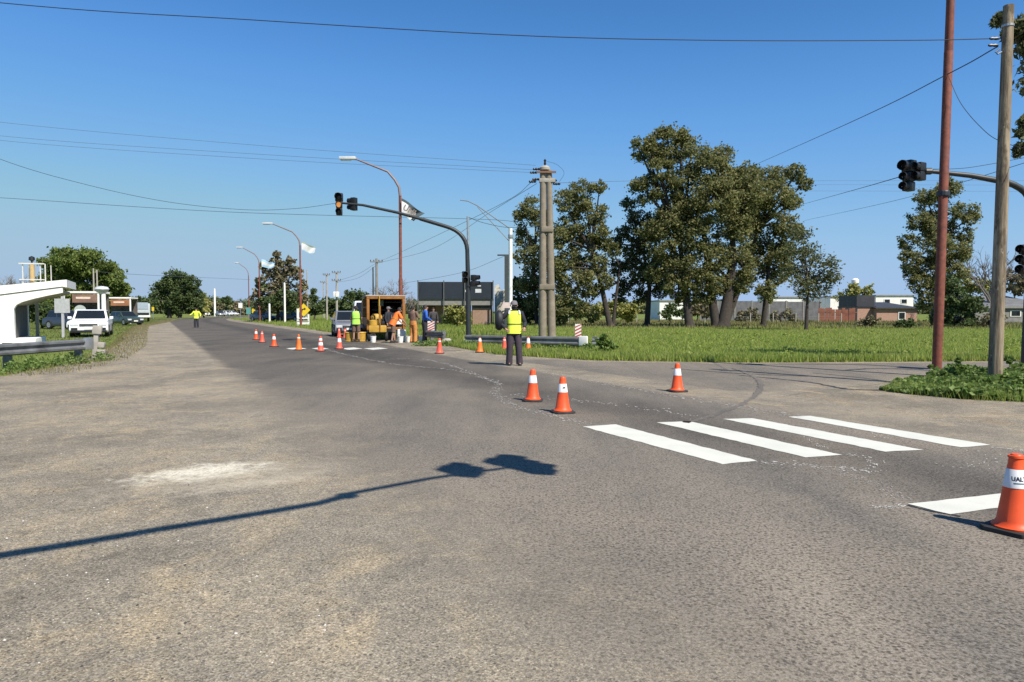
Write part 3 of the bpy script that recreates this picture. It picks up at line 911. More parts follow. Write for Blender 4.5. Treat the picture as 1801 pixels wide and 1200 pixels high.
tree('gum_tree', 'tall upright gum tree behind the red lamp post', 72, (1652, 585),
     [(1655, 12, 1655, 420)],
     [(1628, 345, 18), (1672, 335, 20), (1650, 365, 24), (1690, 375, 22), (1620, 390, 22), (1665, 405, 26), (1700, 415, 16), (1605, 425, 18), (1640, 435, 26), (1685, 440, 20), (1598, 460, 18), (1630, 475, 24), (1675, 475, 20), (1612, 500, 18), (1650, 510, 24), (1625, 530, 20), (1700, 450, 13), (1610, 480, 18), (1640, 500, 22), (1702, 385, 14), (1668, 460, 24), (1640, 400, 24), (1590, 450, 12), (1660, 330, 16)],
     L_EUC, 0.145, 0.72)
tree('bush', 'dark rounded bush behind the foot of the red lamp post', 66, (1690, 584), [(1690, 8, 1690, 545)],
     [(1680, 530, 26), (1705, 535, 22), (1690, 560, 24), (1665, 560, 20), (1712, 565, 16), (1675, 500, 18), (1695, 575, 18), (1665, 578, 14)], L_DARK, 0.17, 0.9, cat='bush')
tree('bush', 'thin brownish bush beside the grey long house', 64, (1735, 582), [(1735, 4, 1735, 565)],
     [(1728, 565, 14), (1745, 560, 14), (1738, 575, 10), (1755, 572, 10)], L_BROWN, 0.14, 0.6, cat='bush')
tree('bush', 'dark green shrub in front of the brick house', 62, (1588, 580), [(1588, 4, 1588, 572)],
     [(1580, 572, 10), (1594, 568, 11), (1588, 580, 10)], L_DARK, 0.14, 1.0, cat='bush')
tree('bush', 'scraggly brown shrub in front of the red fence', 66, (1528, 580), [(1528, 4, 1528, 570)],
     [(1522, 568, 11), (1535, 564, 10), (1528, 576, 9)], L_BROWN, 0.14, 0.7, cat='bush')
tree('garden_tree', 'small yellow green tree behind the red fence', 118, (1500, 560), [(1500, 5, 1500, 530)],
     [(1500, 512, 14), (1485, 525, 13), (1512, 522, 14), (1525, 512, 11), (1495, 540, 14)], L_YELLOW, 0.26, 0.8)
tree('garden_tree', 'low yellow green tree above the grey long house', 105, (1735, 560), [(1735, 5, 1735, 530)],
     [(1720, 502, 15), (1740, 505, 15), (1690, 490, 15), (1755, 508, 12), (1705, 510, 14)], L_YELLOW, 0.25, 0.8)
tree('garden_tree', 'dark tree behind the signal post at the right edge', 100, (1785, 560), [(1785, 6, 1785, 520)],
     [(1780, 500, 18), (1800, 490, 18), (1770, 485, 14), (1815, 505, 18)], L_BROWN, 0.25, 0.8)
bare_tree('bare_tree', 'leafless tree behind the wooden pole', 95, (1742, 560), 175, 90, seed=5)

# overhanging gum at the top right: its trunk stands outside the frame
k_ = 19 / FPX
ov = tree('gum_tree', 'gum tree reaching in from the right edge above the wooden pole', 20, (1960, 660),
     [(1960, 30, 1890, 150)],
     [(1788, 60, 16), (1800, 45, 20), (1760, 32, 10), (1752, 40, 6), (1815, 90, 26), (1840, 40, 40), (1772, 58, 8), (1798, 84, 10),
      (1797, 235, 7), (1793, 262, 8), (1812, 240, 20), (1806, 215, 12), (1789, 272, 4), (1880, 120, 60), (1920, 200, 60), (1795, 50, 16)],
     L_EUC2, 0.085, 0.5, deep=0.4, elong=2.6, droop=0.9, clump=0.22)

# left side and far down the road
tree('willow_tree', 'broad light green willow behind the white shelter and the shops', 95, (150, 566),
     [(140, 16, 140, 500), (180, 10, 180, 500)],
     [(85, 465, 24), (110, 455, 20), (118, 445, 12), (140, 460, 26), (170, 465, 26), (195, 475, 22), (210, 495, 16), (100, 490, 28), (135, 492, 30), (170, 500, 30), (200, 510, 20), (80, 505, 22), (110, 520, 26), (150, 525, 28), (185, 530, 24), (212, 515, 12), (75, 530, 20), (120, 545, 20), (165, 548, 20), (200, 540, 14)],
     L_WILLOW, 0.21, 0.9, droop=0.9, elong=2.0)
bare_tree('bare_tree', 'greyish leafless tree at the left edge behind the shelter', 80, (15, 560), 125, 80, seed=9)
tree('bush', 'dark hedge bush behind the white shelter', 60, (68, 572), [(70, 6, 70, 550)],
     [(60, 540, 16), (80, 548, 16), (68, 560, 14), (85, 565, 12), (95, 555, 12)], L_DARK, 0.22, 1.0, cat='bush')
tree('shade_tree', 'big round dark green tree at the end of the gravel shoulder', 150, (305, 560),
     [(298, 10, 300, 520), (315, 8, 320, 520)],
     [(300, 492, 18), (320, 488, 15), (282, 502, 16), (335, 500, 16), (300, 510, 22), (275, 518, 14), (325, 518, 20), (345, 520, 14), (290, 530, 20), (312, 535, 20), (335, 535, 18), (270, 532, 12), (300, 545, 14), (350, 538, 11)],
     L_DARK, 0.26, 1.0)
tree('shade_tree', 'yellowish smaller tree at the right foot of the big round tree', 160, (358, 559), [(358, 4, 358, 540)],
     [(352, 525, 10), (360, 535, 10), (350, 542, 10), (362, 546, 9)], L_YELLOW, 0.36, 0.9)
tree('shade_tree', 'small green tree left of the big round tree', 140, (255, 560), [(255, 4, 255, 545)],
     [(248, 530, 10), (260, 535, 12), (242, 538, 9), (268, 545, 10), (255, 548, 10)], L_DARK, 0.34, 0.9)
for i, (bx, top, w, lm_, lab) in enumerate(((378, 528, 16, L_BROWN, 'low brownish tree at the far end of the road left of the cars'), (398, 520, 13, L_DARK, 'dark pointed tree at the far bend of the road'),
        (418, 530, 14, L_BROWN, 'brown wide tree at the far bend of the road'), (438, 534, 16, L_DARK, 'low green tree behind the far lamp posts'))):
    tree('far_tree', lab, 230 + 6 * i, (bx, 556), [(bx, 3, bx, 545)], [(bx - w * .45, top + 10, w * .55), (bx + w * .4, top + 12, w * .55), (bx, top + 7, w * .5), (bx - w * .3, 549, w * .6), (bx + w * .4, 550, w * .6)], lm_, 0.5, 0.9)
tree('dark_tree', 'dark reddish brown tree behind the flags on the right roadside', 98, (490, 566),
     [(488, 8, 488, 520), (500, 6, 505, 510)],
     [(487, 448, 6), (485, 460, 9), (512, 460, 9), (465, 468, 9), (500, 475, 16), (475, 482, 15), (520, 482, 14), (460, 498, 11), (495, 500, 18), (525, 505, 13), (475, 515, 16), (510, 525, 16), (455, 520, 11), (490, 535, 15), (530, 525, 10), (460, 540, 12)],
     L_BROWN, 0.26, 0.75)
tree('ivy', 'green climber round the lower half of the dark reddish tree', 96.5, (500, 566), [(500, 3, 500, 545)],
     [(512, 520, 12), (500, 540, 14), (520, 540, 11), (485, 530, 12), (462, 505, 7), (468, 530, 9), (495, 515, 9)], L_DARK, 0.26, 0.55, cat='climber')
tree('hedge_tree', 'round dark green tree behind the silver car', 110, (628, 564), [(628, 6, 628, 540)],
     [(615, 525, 14), (632, 522, 15), (645, 530, 13), (622, 540, 15), (640, 545, 14), (605, 538, 12)], L_DARK, 0.28, 1.0)
tree('hedge_tree', 'low dark tree between the thin utility poles', 118, (585, 562), [(585, 5, 585, 540)],
     [(575, 532, 11), (590, 536, 12), (565, 542, 10), (600, 545, 11), (580, 548, 10)], L_DARK, 0.28, 0.9)
tree('hedge_tree', 'narrow grey green tree right of the second lamp post', 112, (553, 562), [(553, 4, 553, 530)],
     [(551, 512, 6), (553, 525, 8), (556, 540, 9), (548, 548, 9), (562, 545, 9)], L_DARK, 0.26, 0.6)
bare_tree('bare_tree', 'grey leafless tree behind the orange truck', 130, (690, 565), 95, 95, seed=3)
bare_tree('bare_tree', 'small leafless tree right of the orange truck', 100, (722, 566), 60, 40, seed=8)
tree('bush', 'yellow green bush in front of the brick wall of the dark building', 66, (803, 572), [(803, 5, 803, 555)],
     [(795, 548, 12), (812, 552, 13), (803, 562, 12), (785, 560, 10), (822, 562, 9)], L_YELLOW, 0.16, 0.9, cat='bush')
tree('bush', 'tall dark bush behind the white lamp pole', 76, (915, 572), [(915, 6, 915, 530)],
     [(905, 500, 14), (922, 505, 16), (910, 528, 16), (930, 535, 16), (908, 552, 14), (932, 558, 14), (948, 540, 14)], L_DARK, 0.2, 0.9, cat='bush')
tree('bush', 'pale olive bush behind the twin concrete pole', 72, (985, 572), [(985, 6, 985, 545)],
     [(975, 545, 16), (995, 540, 18), (1015, 552, 16), (985, 560, 16), (1040, 556, 13), (960, 560, 13)], L_YELLOW, 0.2, 0.7, cat='bush')
tree('bush', 'low green bush between the slender gum and the rounded gum', 84, (1105, 566), [(1105, 4, 1105, 550)],
     [(1098, 545, 14), (1115, 540, 13), (1107, 555, 12), (1085, 552, 11)], L_YELLOW, 0.22, 0.7, cat='bush')
# weeds standing above the rest on the small island
tree('tall_weed', 'tall leafy weed right of the foot of the red lamp post', 14.6, (1688, 690), [(1688, 1.5, 1686, 640)],
     [(1687, 634, 4), (1684, 646, 6), (1692, 652, 6), (1686, 662, 8), (1694, 670, 8)], WEED, 0.055, 0.5, cat='weed', elong=1.5)
tree('tall_weed', 'thin spindly weed right of the foot of the wooden pole', 14.4, (1772, 692), [(1772, 1.2, 1776, 640)],
     [(1776, 636, 3), (1773, 655, 4), (1768, 668, 6)], WEED, 0.05, 0.4, cat='weed', elong=1.5)
tree('tall_weed', 'thin dry weed left of the foot of the red lamp post', 15.2, (1636, 682), [(1636, 1.2, 1637, 648)],
     [(1637, 645, 3), (1634, 658, 4)], WEED, 0.05, 0.4, cat='weed', elong=1.5)
tree('tall_weed', 'leafy weed at the end of the right guardrail', 26.5, (1062, 618), [(1062, 2, 1062, 600)],
     [(1062, 592, 5), (1056, 602, 7), (1070, 604, 7), (1062, 612, 9), (1078, 612, 7)], WEED, 0.09, 0.6, cat='weed')

# scrub and trees behind the meadow
for i, (bx, lab, bl, lm_) in enumerate((
    (1075, 'olive scrub bush behind the leaning trunk of the rounded gum', [(1060, 545, 15), (1080, 540, 15), (1095, 552, 12), (1045, 555, 11)], L_YELLOW),
    (1180, 'dark scrub bush between the slender gum and the tall gum', [(1170, 550, 12), (1185, 545, 13), (1200, 553, 11)], L_DARK),
    (1225, 'brownish scrub bush behind the left trunk of the tall gum', [(1215, 545, 13), (1232, 540, 14), (1245, 552, 11)], L_BROWN),
    (1310, 'low brown scrub bush right of the tall gum', [(1300, 556, 9), (1318, 552, 11), (1330, 560, 8)], L_BROWN),
    (1375, 'brown scrub bush before the grey panel wall', [(1365, 556, 9), (1385, 553, 10), (1395, 560, 8)], L_BROWN),
    (905, 'dark ivy bush left of the twin concrete pole', [(900, 535, 15), (915, 550, 15), (935, 545, 15), (950, 560, 12)], L_DARK),
    (965, 'dense dark bush behind the foot of the twin concrete pole', [(960, 520, 18), (975, 540, 18), (955, 548, 16), (990, 555, 14), (1010, 535, 16)], L_DARK))):
    tree('bush', lab, 88 + 2 * i, (bx, 566), [(bx, 5, bx, 550)], bl, lm_, 0.22, 0.85, cat='bush')
WOODM = leaf_mat('far wood leaf', (0.068, 0.089, 0.041), (0.101, 0.124, 0.054), (0.142, 0.155, 0.070), 0.2)
def far_wood(label, x0, x1, y, top, seed):
    r_ = np.random.default_rng(seed); k_ = y / FPX
    n = int((x1 - x0) * 26); px = r_.uniform(x0, x1, n)
    tp = top + 5 * np.sin(px * .043 + seed) + 4 * np.sin(px * .13 + seed * 2) + 2.5 * np.sin(px * .31)
    z = (CAM_H + (547 - tp) * k_) * r_.uniform(0.0, 1.0, n) ** 0.7
    c = np.stack([(px - 900.5) / FPX * y + r_.normal(0, 1, n), y + r_.normal(0, 5, n), z], 1)
    c = np.repeat(c, 3, 0) + r_.normal(0, .5, (n * 3, 3))
    tag(fast_mesh('far_wood', leaf_quads(c, 0.75 * r_.uniform(.5, 1.3, len(c)), 1.5), 4, WOODM), label, 'wood', kind='stuff')
far_wood('low belt of far trees along the horizon behind the meadow', 880, 1840, 330, 536, 1)
far_wood('low belt of far trees beyond the bend of the road', 200, 740, 360, 529, 2)
# ================================================================== BUILDINGS
WHITE = mat('white limewash', (0.78, 0.77, 0.73), 0.8, 0.06, 2.5, dirt=(0.60, 0.58, 0.53))
CONC = mat('concrete', (0.34, 0.315, 0.275), 0.9, 0.2, 3, bump=0.3)
CONC_D = mat('dark concrete', (0.22, 0.21, 0.19), 0.9, 0.2, 3, bump=0.3)
STEEL = mat('galvanised steel', (0.42, 0.43, 0.43), 0.42, 0.15, 5, metal=0.7)
DARKMETAL = mat('dark sheet metal', (0.018, 0.023, 0.034), 0.5, 0.15, 2)
GLASS = mat('dark glass', (0.012, 0.015, 0.018), 0.08, 0.1, 2)
BLACK = mat('black plastic', (0.012, 0.013, 0.015), 0.45, 0.2, 5)
RUBBER = mat('rubber', (0.016, 0.016, 0.016), 0.8, 0.2, 8)

def brick_mat(name, c1, c2, mortar):
    t = NT(name)
    b = t.n.new('ShaderNodeTexBrick')
    t.lk(t.mapv((1, 1, 1), (math.radians(90), 0, 0)), b.inputs['Vector'])
    b.inputs['Color1'].default_value = col(c1); b.inputs['Color2'].default_value = col(c2); b.inputs['Mortar'].default_value = col(mortar)
    b.inputs['Scale'].default_value = 2.2; b.inputs['Mortar Size'].default_value = 0.03
    n = t.noise(1.2, 5, 0.7)
    t.base(t.mix(t.step(n, 0.45, 0.7, 0, 0.55), b.outputs[0], (0.34, 0.25, 0.20))); t.rough(0.9)
    return t.m
BRICK = brick_mat('pinkish brick', (0.34, 0.16, 0.105), (0.40, 0.20, 0.135), (0.36, 0.29, 0.24))
BRICK2 = brick_mat('brown brick', (0.25, 0.13, 0.08), (0.32, 0.18, 0.11), (0.30, 0.25, 0.20))
def corr_mat(name, c, sc=18, rot=0.0):
    t = NT(name)
    w = t.n.new('ShaderNodeTexWave'); w.inputs['Scale'].default_value = sc / 6.283
    t.lk(t.tc.outputs['Object'], w.inputs['Vector'])
    n = t.noise(0.7, 5, 0.7)
    c = col(c)
    cc = t.mix(t.step(n, .4, .7), tuple(x * .7 for x in c[:3]), c)
    t.base(cc); t.rough(0.6); t.bump(w.outputs['Fac'], 0.5, 0.03)
    return t.m
ROOF_D = corr_mat('dark roof sheet', (0.055, 0.055, 0.06))
ROOF_G = corr_mat('grey roof sheet', (0.20, 0.20, 0.20))

# ---- white concrete shelter on the left: profile in the cross-road plane, pushed along the road
sh0 = G(20, 616)
SHL = thing('bus_shelter', 'white concrete shelter with a roof sweeping up towards the road', 'shelter', (sh0.x, sh0.y, 0), ROT)
sc = sh0.y / FPX
def sp(px, py): return ((px - 20) * sc / 0.90, (616 - py) * sc)
I4 = Matrix.Identity(4)
upper = [sp(-130, 540), sp(-130, 522), sp(-60, 512), sp(0, 504), sp(97, 490.5), sp(97, 504.5), sp(91, 503), sp(0, 519.5), sp(-60, 530)]
mb = MB(); mb.prism(upper, Matrix.Translation((0, 0, 0)), 3.6); mb.build('roof_slab', WHITE, SHL)
lower = [sp(-130, 616), sp(-130, 541), sp(-60, 531), sp(0, 520.5), sp(91, 504), sp(91, 514), sp(70, 519.5), sp(52, 525), sp(36, 531), sp(28, 536), sp(24.5, 543), sp(24.5, 616)]
mb = MB(); mb.prism(lower, Matrix.Translation((0, 0.05, 0)), 0.30); mb.build('end_wall', WHITE, SHL)
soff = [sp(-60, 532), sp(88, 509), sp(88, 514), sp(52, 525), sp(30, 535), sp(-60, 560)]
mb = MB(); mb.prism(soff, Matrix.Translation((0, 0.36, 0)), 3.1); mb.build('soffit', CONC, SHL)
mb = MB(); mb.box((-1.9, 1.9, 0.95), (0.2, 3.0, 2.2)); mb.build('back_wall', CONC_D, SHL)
mb = MB(); mb.box((0.02, 1.9, 1.15), (0.12, 3.0, 1.4)); mb.build('inner_wall', mat('shade toned render', (.085, .085, .08), .9, .2, 3), SHL)  # the roof's shade on this wall is put into its dark colour
far = [(-3, 0), (-3, 1.9), (0.1, 1.9), (0.1, 0)]
mb = MB(); mb.prism(far, Matrix.Translation((0, 3.45, 0)), 0.25); mb.build('far_wall', WHITE, SHL)
mb = MB(); mb.box((-0.3, 1.3, 0.22), (2.2, 2.9, 0.44)); mb.build('plinth', WHITE, SHL, bevel=0.015)
mb = MB(); mb.box((0.36, 3.95, 1.1), (0.12, 0.12, 2.2)); mb.build('post', CONC, SHL)
# white railing cage with a brown tank column on the roof
rl = thing('roof_railing', 'white metal railing on the shelter roof', 'railing', W(57, 495, 30.0), ROT * 0.6)
wm = mat('white paint metal', (0.50, 0.49, 0.45), 0.5)
u = 30.0 / FPX
for nm, a, b, w in (('rail', (-20, 0, 31), (19, 0, 31), 2.0), ('rail', (-20, 0, 3), (19, 0, 3), 1.5)):
    mb = MB(); mb.bar([q * u for q in a], [q * u for q in b], w * u); mb.build(nm, wm, rl)
for x in (-15, 12, 19.5):
    mb = MB(); mb.bar((x * u, 0.06, -0.1), (x * u, 0.06, 31 * u), 1.6 * u); mb.build('post', wm, rl)
for x in (-15, 19):
    mb = MB(); mb.bar((x * u, 0.8, -0.1), (x * u, 0.8, 30 * u), 1.3 * u); mb.build('post', wm, rl)
cl = thing('flue_pipe', 'tan pipe with a dark cowl inside the roof railing', 'pipe', W(57, 495, 30.6))
mb = MB(); mb.lathe([(4.2 * u, -0.15), (4.2 * u, 30 * u)], 12); mb.build('pipe', mat('tan pipe', (0.42, 0.30, 0.13), 0.7), cl, smooth=True)
mb = MB(); mb.lathe([(1.5 * u, 30 * u), (1.5 * u, 36 * u), (5 * u, 38 * u), (4.5 * u, 43 * u), (0.6 * u, 45 * u)], 10); mb.build('cowl', BLACK, cl, smooth=True)

# ---- awning kiosks behind
def kiosk(label, x0, x1, ytop, ybase, y, sign):
    a = X(x0, y); b = X(x1, y); h = Zh(ytop, y)
    r = thing('kiosk', label, 'kiosk', (a, y, 0), 0.25)
    w = b - a
    mb = MB(); mb.box((w / 2, 1.2, h), (w * 1.05, 3.0, 0.16)); mb.build('awning_roof', WHITE, r)
    mb = MB(); mb.box((w / 2 + .3, -0.33, h - 0.55), (w * .68, 0.10, 0.72)); mb.build('sign_panel', sign, r)
    mb = MB(); mb.box((w / 2 + .2, -0.385, h - 0.5), (w * .4, 0.012, 0.18)); mb.build('sign_stripe', mat('pale sign stripe', (0.65, 0.52, 0.42), .6), r)
    mb = MB(); mb.box((w / 2, 2.6, (h - .1) / 2), (w, 0.15, h - .2)); mb.build('wall', mat('brown kiosk wall', (0.085, 0.072, 0.064), .8, .3, 2), r)
    mb = MB(); mb.box((w * .5, 2.4, 1.0), (w * .5, 0.3, 0.9)); mb.build('counter', WHITE, r)
    for px_ in (0.06, w - 0.06):
        mb = MB(); mb.box((px_, -0.2, h / 2), (0.14, 0.14, h)); mb.build('post', WHITE, r)
    return r
ORANGE_SIGN = mat('orange sign board', (0.28, 0.12, 0.055), .6, .2, 2)
kiosk('roadside kiosk with white awning and orange brown sign right of the shelter', 113, 170, 514, 575, 62, mat('brown orange sign board', (0.20, 0.12, 0.085), .6, .25, 2))
kiosk('roadside kiosk with orange sign further along the left roadside', 184, 227, 524, 570, 82, ORANGE_SIGN)
# tall thin post with a white lamp bowl
lp = thing('bowl_lamp', 'white post with a grey oval bowl on top left of the road', 'lamp', (X(182.5, 50), 50, 0))
mb = MB(); mb.tube([(0, 0, -.05), (0, 0, Zh(516, 50))], .15, 10); mb.build('post', WHITE, lp, smooth=True)
mb = MB(); z = Zh(509, 50); mb.lathe([(0.05, z - .35), (.30, z - .2), (.42, z), (.34, z + .16), (.08, z + .22)], 16, (-.1, 0, 0), sx=1.15); mb.build('bowl', mat('grey lamp bowl', (0.5, 0.52, 0.52), .4), lp, smooth=True)
for i, (px_, pt) in enumerate(((166, 472), (172, 475))):
    o = MB(); o.tube([(X(px_, 88), 88, -.1), (X(px_, 88), 88, Zh(pt, 88))], [.12, .08], 8)
    tag(o.build('utility_pole', CONC, None, smooth=True), ('thin grey pole, left one of the close pair by the willow', 'thin grey pole, right one of the close pair by the willow')[i], 'pole', 'thin poles by the willow')

# ---- long dark fascia building with brick walls (far side of the works)
yb = 76
a = X(735, yb); b = X(868, yb); w = b - a
DB = thing('brick_shop', 'brick shop building under a long dark fascia board', 'building', (a, yb, 0), 0.02)
zt = Zh(496, yb); zm = Zh(526, yb); zg = Zh(536, yb)
mb = MB(); mb.box((w / 2, 0, (zt + zm) / 2), (w, 0.3, zt - zm)); mb.build('fascia', DARKMETAL, DB)
mb = MB(); mb.box((w / 2, 1.2, (zm + zg) / 2 - .03), (w * .98, 2.4, zm - zg + .06)); mb.build('canopy_beam', CONC_D, DB)
mb = MB(); mb.box((w * .36, 2.9, zg / 2), (w * .66, 0.3, zg + .2)); mb.build('brick_wall', BRICK2, DB)
mb = MB(); mb.box((w * .84, 0.5, .85), (w * .24, 0.3, 1.9)); mb.build('low_wall', BRICK2, DB)
mb = MB(); mb.box((w * .84, 2.95, zg / 2), (w * .28, 0.25, zg)); mb.build('rear_wall', CONC_D, DB)
mb = MB(); mb.box((w / 2, 4.5, zm), (w, 3.4, 0.2)); mb.build('roof', ROOF_D, DB)
for fx in (0.005, .345, .62, .995):
    mb = MB(); mb.box((w * fx, -0.26, zt / 2 + .1), (0.10, 0.16, zt + .1)); mb.build('post', mat('grey steel post', (.09, .09, .09), .7), DB)
mb = MB(); mb.box((w * .14, 2.68, 1.05), (.9, .1, 2.1)); mb.build('door', mat('brown door', (.12, .05, .035), .6), DB)
mb = MB(); mb.box((w * .5, 2.68, 1.6), (1.4, .1, 1.0)); mb.build('window', GLASS, DB)
pale = mat('pale lettering', (.55, .57, .58), .6)
for x0, x1, y0, y1 in ((840, 846, 502, 504), (836, 846.5, 508.5, 515), (817, 821, 510, 514)):
    mb = MB(); mb.box(((X((x0 + x1) / 2, yb) - a), -0.157, Zh((y0 + y1) / 2, yb)), ((x1 - x0) * yb / FPX, 0.012, (y1 - y0) * yb / FPX)); mb.build('sign_mark', pale, DB)
# pale ruined wall beside it
RW = MB(); x0 = X(870, 80); x1 = X(892, 80)
poly = [(0, -.1), (x1 - x0, -.1), (x1 - x0, 3.2), ((x1 - x0) * .8, 4.0), ((x1 - x0) * .55, 3.7), ((x1 - x0) * .3, 4.5), (0, 4.3)]
RW.prism(poly, Matrix.Translation((x0, 80, 0)), .4)
tag(RW.build('stone_wall', mat('flaking limewash', (.60, .56, .46), .9, .25, 3, dirt=(.36, .32, .25)), None), 'pale flaking broken wall right of the dark fascia building', 'wall')

# ---- houses beyond the meadow on the right
def gable_house(name, label, x0, x1, pt, y, wallm, roofm, depth=7, rise=0.9, wins=(), rz=0.0, flat=False):
    a = X(x0, y); b = X(x1, y); h = Zh(pt, y)
    r = thing(name, label, 'house', (a, y, 0), rz); w = b - a
    mb = MB(); mb.box((w / 2, depth / 2, h / 2), (w, depth, h)); mb.build('wall', wallm, r)
    if flat:
        mb = MB(); mb.box((w / 2, depth / 2, h + .10), (w * 1.03, depth * 1.04, .2)); mb.build('roof', roofm, r)
    else:
        mb = MB(); mb.add([(-.3, -.4, h), (w + .3, -.4, h), (w + .3, depth + .3, h + rise), (-.3, depth + .3, h + rise), (-.3, -.4, h + .12), (w + .3, -.4, h + .12), (w + .3, depth + .3, h + rise + .12), (-.3, depth + .3, h + rise + .12)],
                       [(0, 1, 2, 3), (4, 5, 6, 7), (0, 1, 5, 4), (1, 2, 6, 5), (2, 3, 7, 6), (3, 0, 4, 7)])
        mb.build('roof', roofm, r)
    for fx, fz, ww, wh in wins:
        mb = MB(); mb.box((w * fx, -.03, h * fz), (ww, .08, wh)); wo = mb.build('window', WHITE, r)
        mb = MB(); mb.box((w * fx, -.075, h * fz), (ww * .8, .02, wh * .8)); mb.build('pane', GLASS, wo)
    return r
gable_house('brick_house', 'low pink brick house with a sloping dark roof across the meadow', 1542, 1613, 543, 100, BRICK, ROOF_D, 9, .9, ((.62, .45, 1.0, 1.1),))
ax = gable_house('brick_house', 'orange brick annex with a dark metal upper wall left of the pink brick house', 1508, 1540, 541, 101, BRICK, DARKMETAL, 6, .1, (), flat=True)
mb = MB(); axw = X(1540, 101) - X(1508, 101); mb.box((axw / 2, 3.1, Zh(530, 101)), (axw * .98, 5.6, 1.7)); mb.build('upper_wall', corr_mat('dark wall sheet', (.05, .05, .06)), ax)
gable_house('white_house', 'white flat roofed house behind the pink brick house', 1540, 1606, 521, 122, WHITE, CONC_D, 8, .5, ((.3, .78, 1.1, .8), (.75, .78, 1.1, .8)), flat=True)
gable_house('white_house', 'white flat roofed house behind the red board fence', 1460, 1490, 523, 124, WHITE, CONC_D, 8, .5, (), flat=True)
gable_house('white_house', 'white house seen through the gap under the tall gum', 1360, 1412, 524, 124, WHITE, CONC_D, 8, .8, ((.4, .75, 1.2, .8),), flat=True)
gable_house('white_house', 'white house between the slender gum and the tall gum', 1160, 1205, 530, 124, WHITE, CONC_D, 8, .8, ((.4, .65, 1.2, .8),), flat=True)
gable_house('grey_house', 'long grey house with a pale metal roof at the right edge', 1708, 1850, 541, 92, mat('grey render', (.20, .195, .185), .9, .25, 2), ROOF_G, 9, 1.6, ((.30, .6, 1.4, .8), (.55, .6, 1.4, .8)))
mb = MB(); q = X(1755, 90); mb.box((q + 4, 90.4, 1.95), (10, .2, .22)); mb.box((q - .7, 90.4, 1.0), (.14, .14, 2.1)); mb.box((q + 5, 90.4, 1.0), (.14, .14, 2.1))
tag(mb.build('porch_frame', CONC_D, None), 'dark porch frame in front of the grey long house', 'porch')
wt = thing('water_tank', 'small white roof tank on a short tower behind the yellow green tree', 'tank', (X(1503, 128), 128, 0))
mb = MB(); mb.box((0, 0, Zh(500, 128) / 2), (.8, .8, Zh(500, 128))); mb.build('tower', CONC, wt)
mb = MB(); z = Zh(500, 128); mb.lathe([(.6, z), (.62, z + .75), (.35, z + 1.0), (.1, z + 1.05)], 12); mb.build('tank', WHITE, wt, smooth=True)
# grey wall behind the gum trunks (panel by panel)
gw = thing('panel_wall', 'grey concrete panel wall behind the gum trunks', 'wall', (X(1232, 104), 104, 0))
mbx = MB(); mbx.box((0, 0, 1.45), (2.36, .10, 2.9)); first = mbx.build('panel', mat('weathered grey panel', (.125, .125, .13), .9, .35, 1.5), gw); first.location = (1.2, 0, 0)
for i in range(1, 7):
    o = first.copy(); C.objects.link(o); o.parent = gw; o.location = (1.2 + 2.5 * i, rnd.uniform(-.02, .02), rnd.uniform(-.08, .04))
pb = MB(); pb.box((0, 0, 1.5), (.18, .2, 3.0)); pfirst = pb.build('post', CONC_D, gw)
for i in range(1, 8):
    o = pfirst.copy(); C.objects.link(o); o.parent = gw; o.location = (2.5 * i, 0, 0)
# red board fence
rf = thing('board_fence', 'rusty red board fence left of the orange brick annex', 'fence', (X(1440, 98), 98, 0))
RUST = mat('rusty red board', (.19, .065, .038), .8, .5, 1.2)
bb = MB(); bb.box((0, 0, .95), (.42, .05, 1.9)); b0 = bb.build('board', RUST, rf); b0.location = (.2, 0, 0)
wid = X(1508, 98) - X(1440, 98)
for i in range(1, int(wid / .46)):
    o = b0.copy(); C.objects.link(o); o.parent = rf; o.location = (.2 + .46 * i, rnd.uniform(-.03, .03), rnd.uniform(-.25, .05)); o.rotation_euler = (0, rnd.uniform(-.03, .03), 0)
rb = MB(); rb.box((wid / 2, .06, 1.3), (wid, .06, .1)); rb.build('rail', RUST, rf)
# dark post and wire fence along the meadow's back edge
mf = thing('wire_fence', 'thin post and wire fence at the back of the meadow', 'fence', (X(1000, 92), 92, 0))
wl_ = X(1480, 92) - X(1000, 92)
pp = MB(); pp.box((0, 0, .6), (.1, .1, 1.2)); p0_ = pp.build('post', CONC, mf)
for i in range(1, 13):
    o = p0_.copy(); C.objects.link(o); o.parent = mf; o.location = (wl_ * i / 12, 0, 0)
for z in (.45, .8, 1.1):
    mb = MB(); mb.bar((0, 0, z), (wl_, 0, z), .012); mb.build('wire', STEEL, mf)

# ================================================================== POLES, LAMPS, MASTS
RED = mat('red oxide paint', (0.170, 0.047, 0.027), 0.75, 0.35, 9, dirt=(0.13, 0.060, 0.045), bump=0.1)
t = NT('weathered timber')
g_ = t.noise(9, 5, .7, t.mapv((1, 1, .08)))
f_ = t.noise(4, 5, .7, t.mapv((1, 1, .3)))
c = t.ramp(g_, [(.34, (.06, .045, .03)), (.5, (.21, .165, .11)), (.66, (.36, .29, .20))])
c = t.mix(t.step(f_, .50, .62, 0, .85), c, (.085, .062, .04))
c = t.mix(t.step(t.noise(7, 5, .75, t.mapv((1, 1, .35))), .60, .68, 0, .7), c, (.50, .44, .34))
t.base(c); t.rough(.9); t.bump(g_, .7, .02)
TIMBER = t.m
RUST_MAST = mat('dark grey mast paint', (0.022, 0.026, 0.028), 0.5, 0.2, 4)

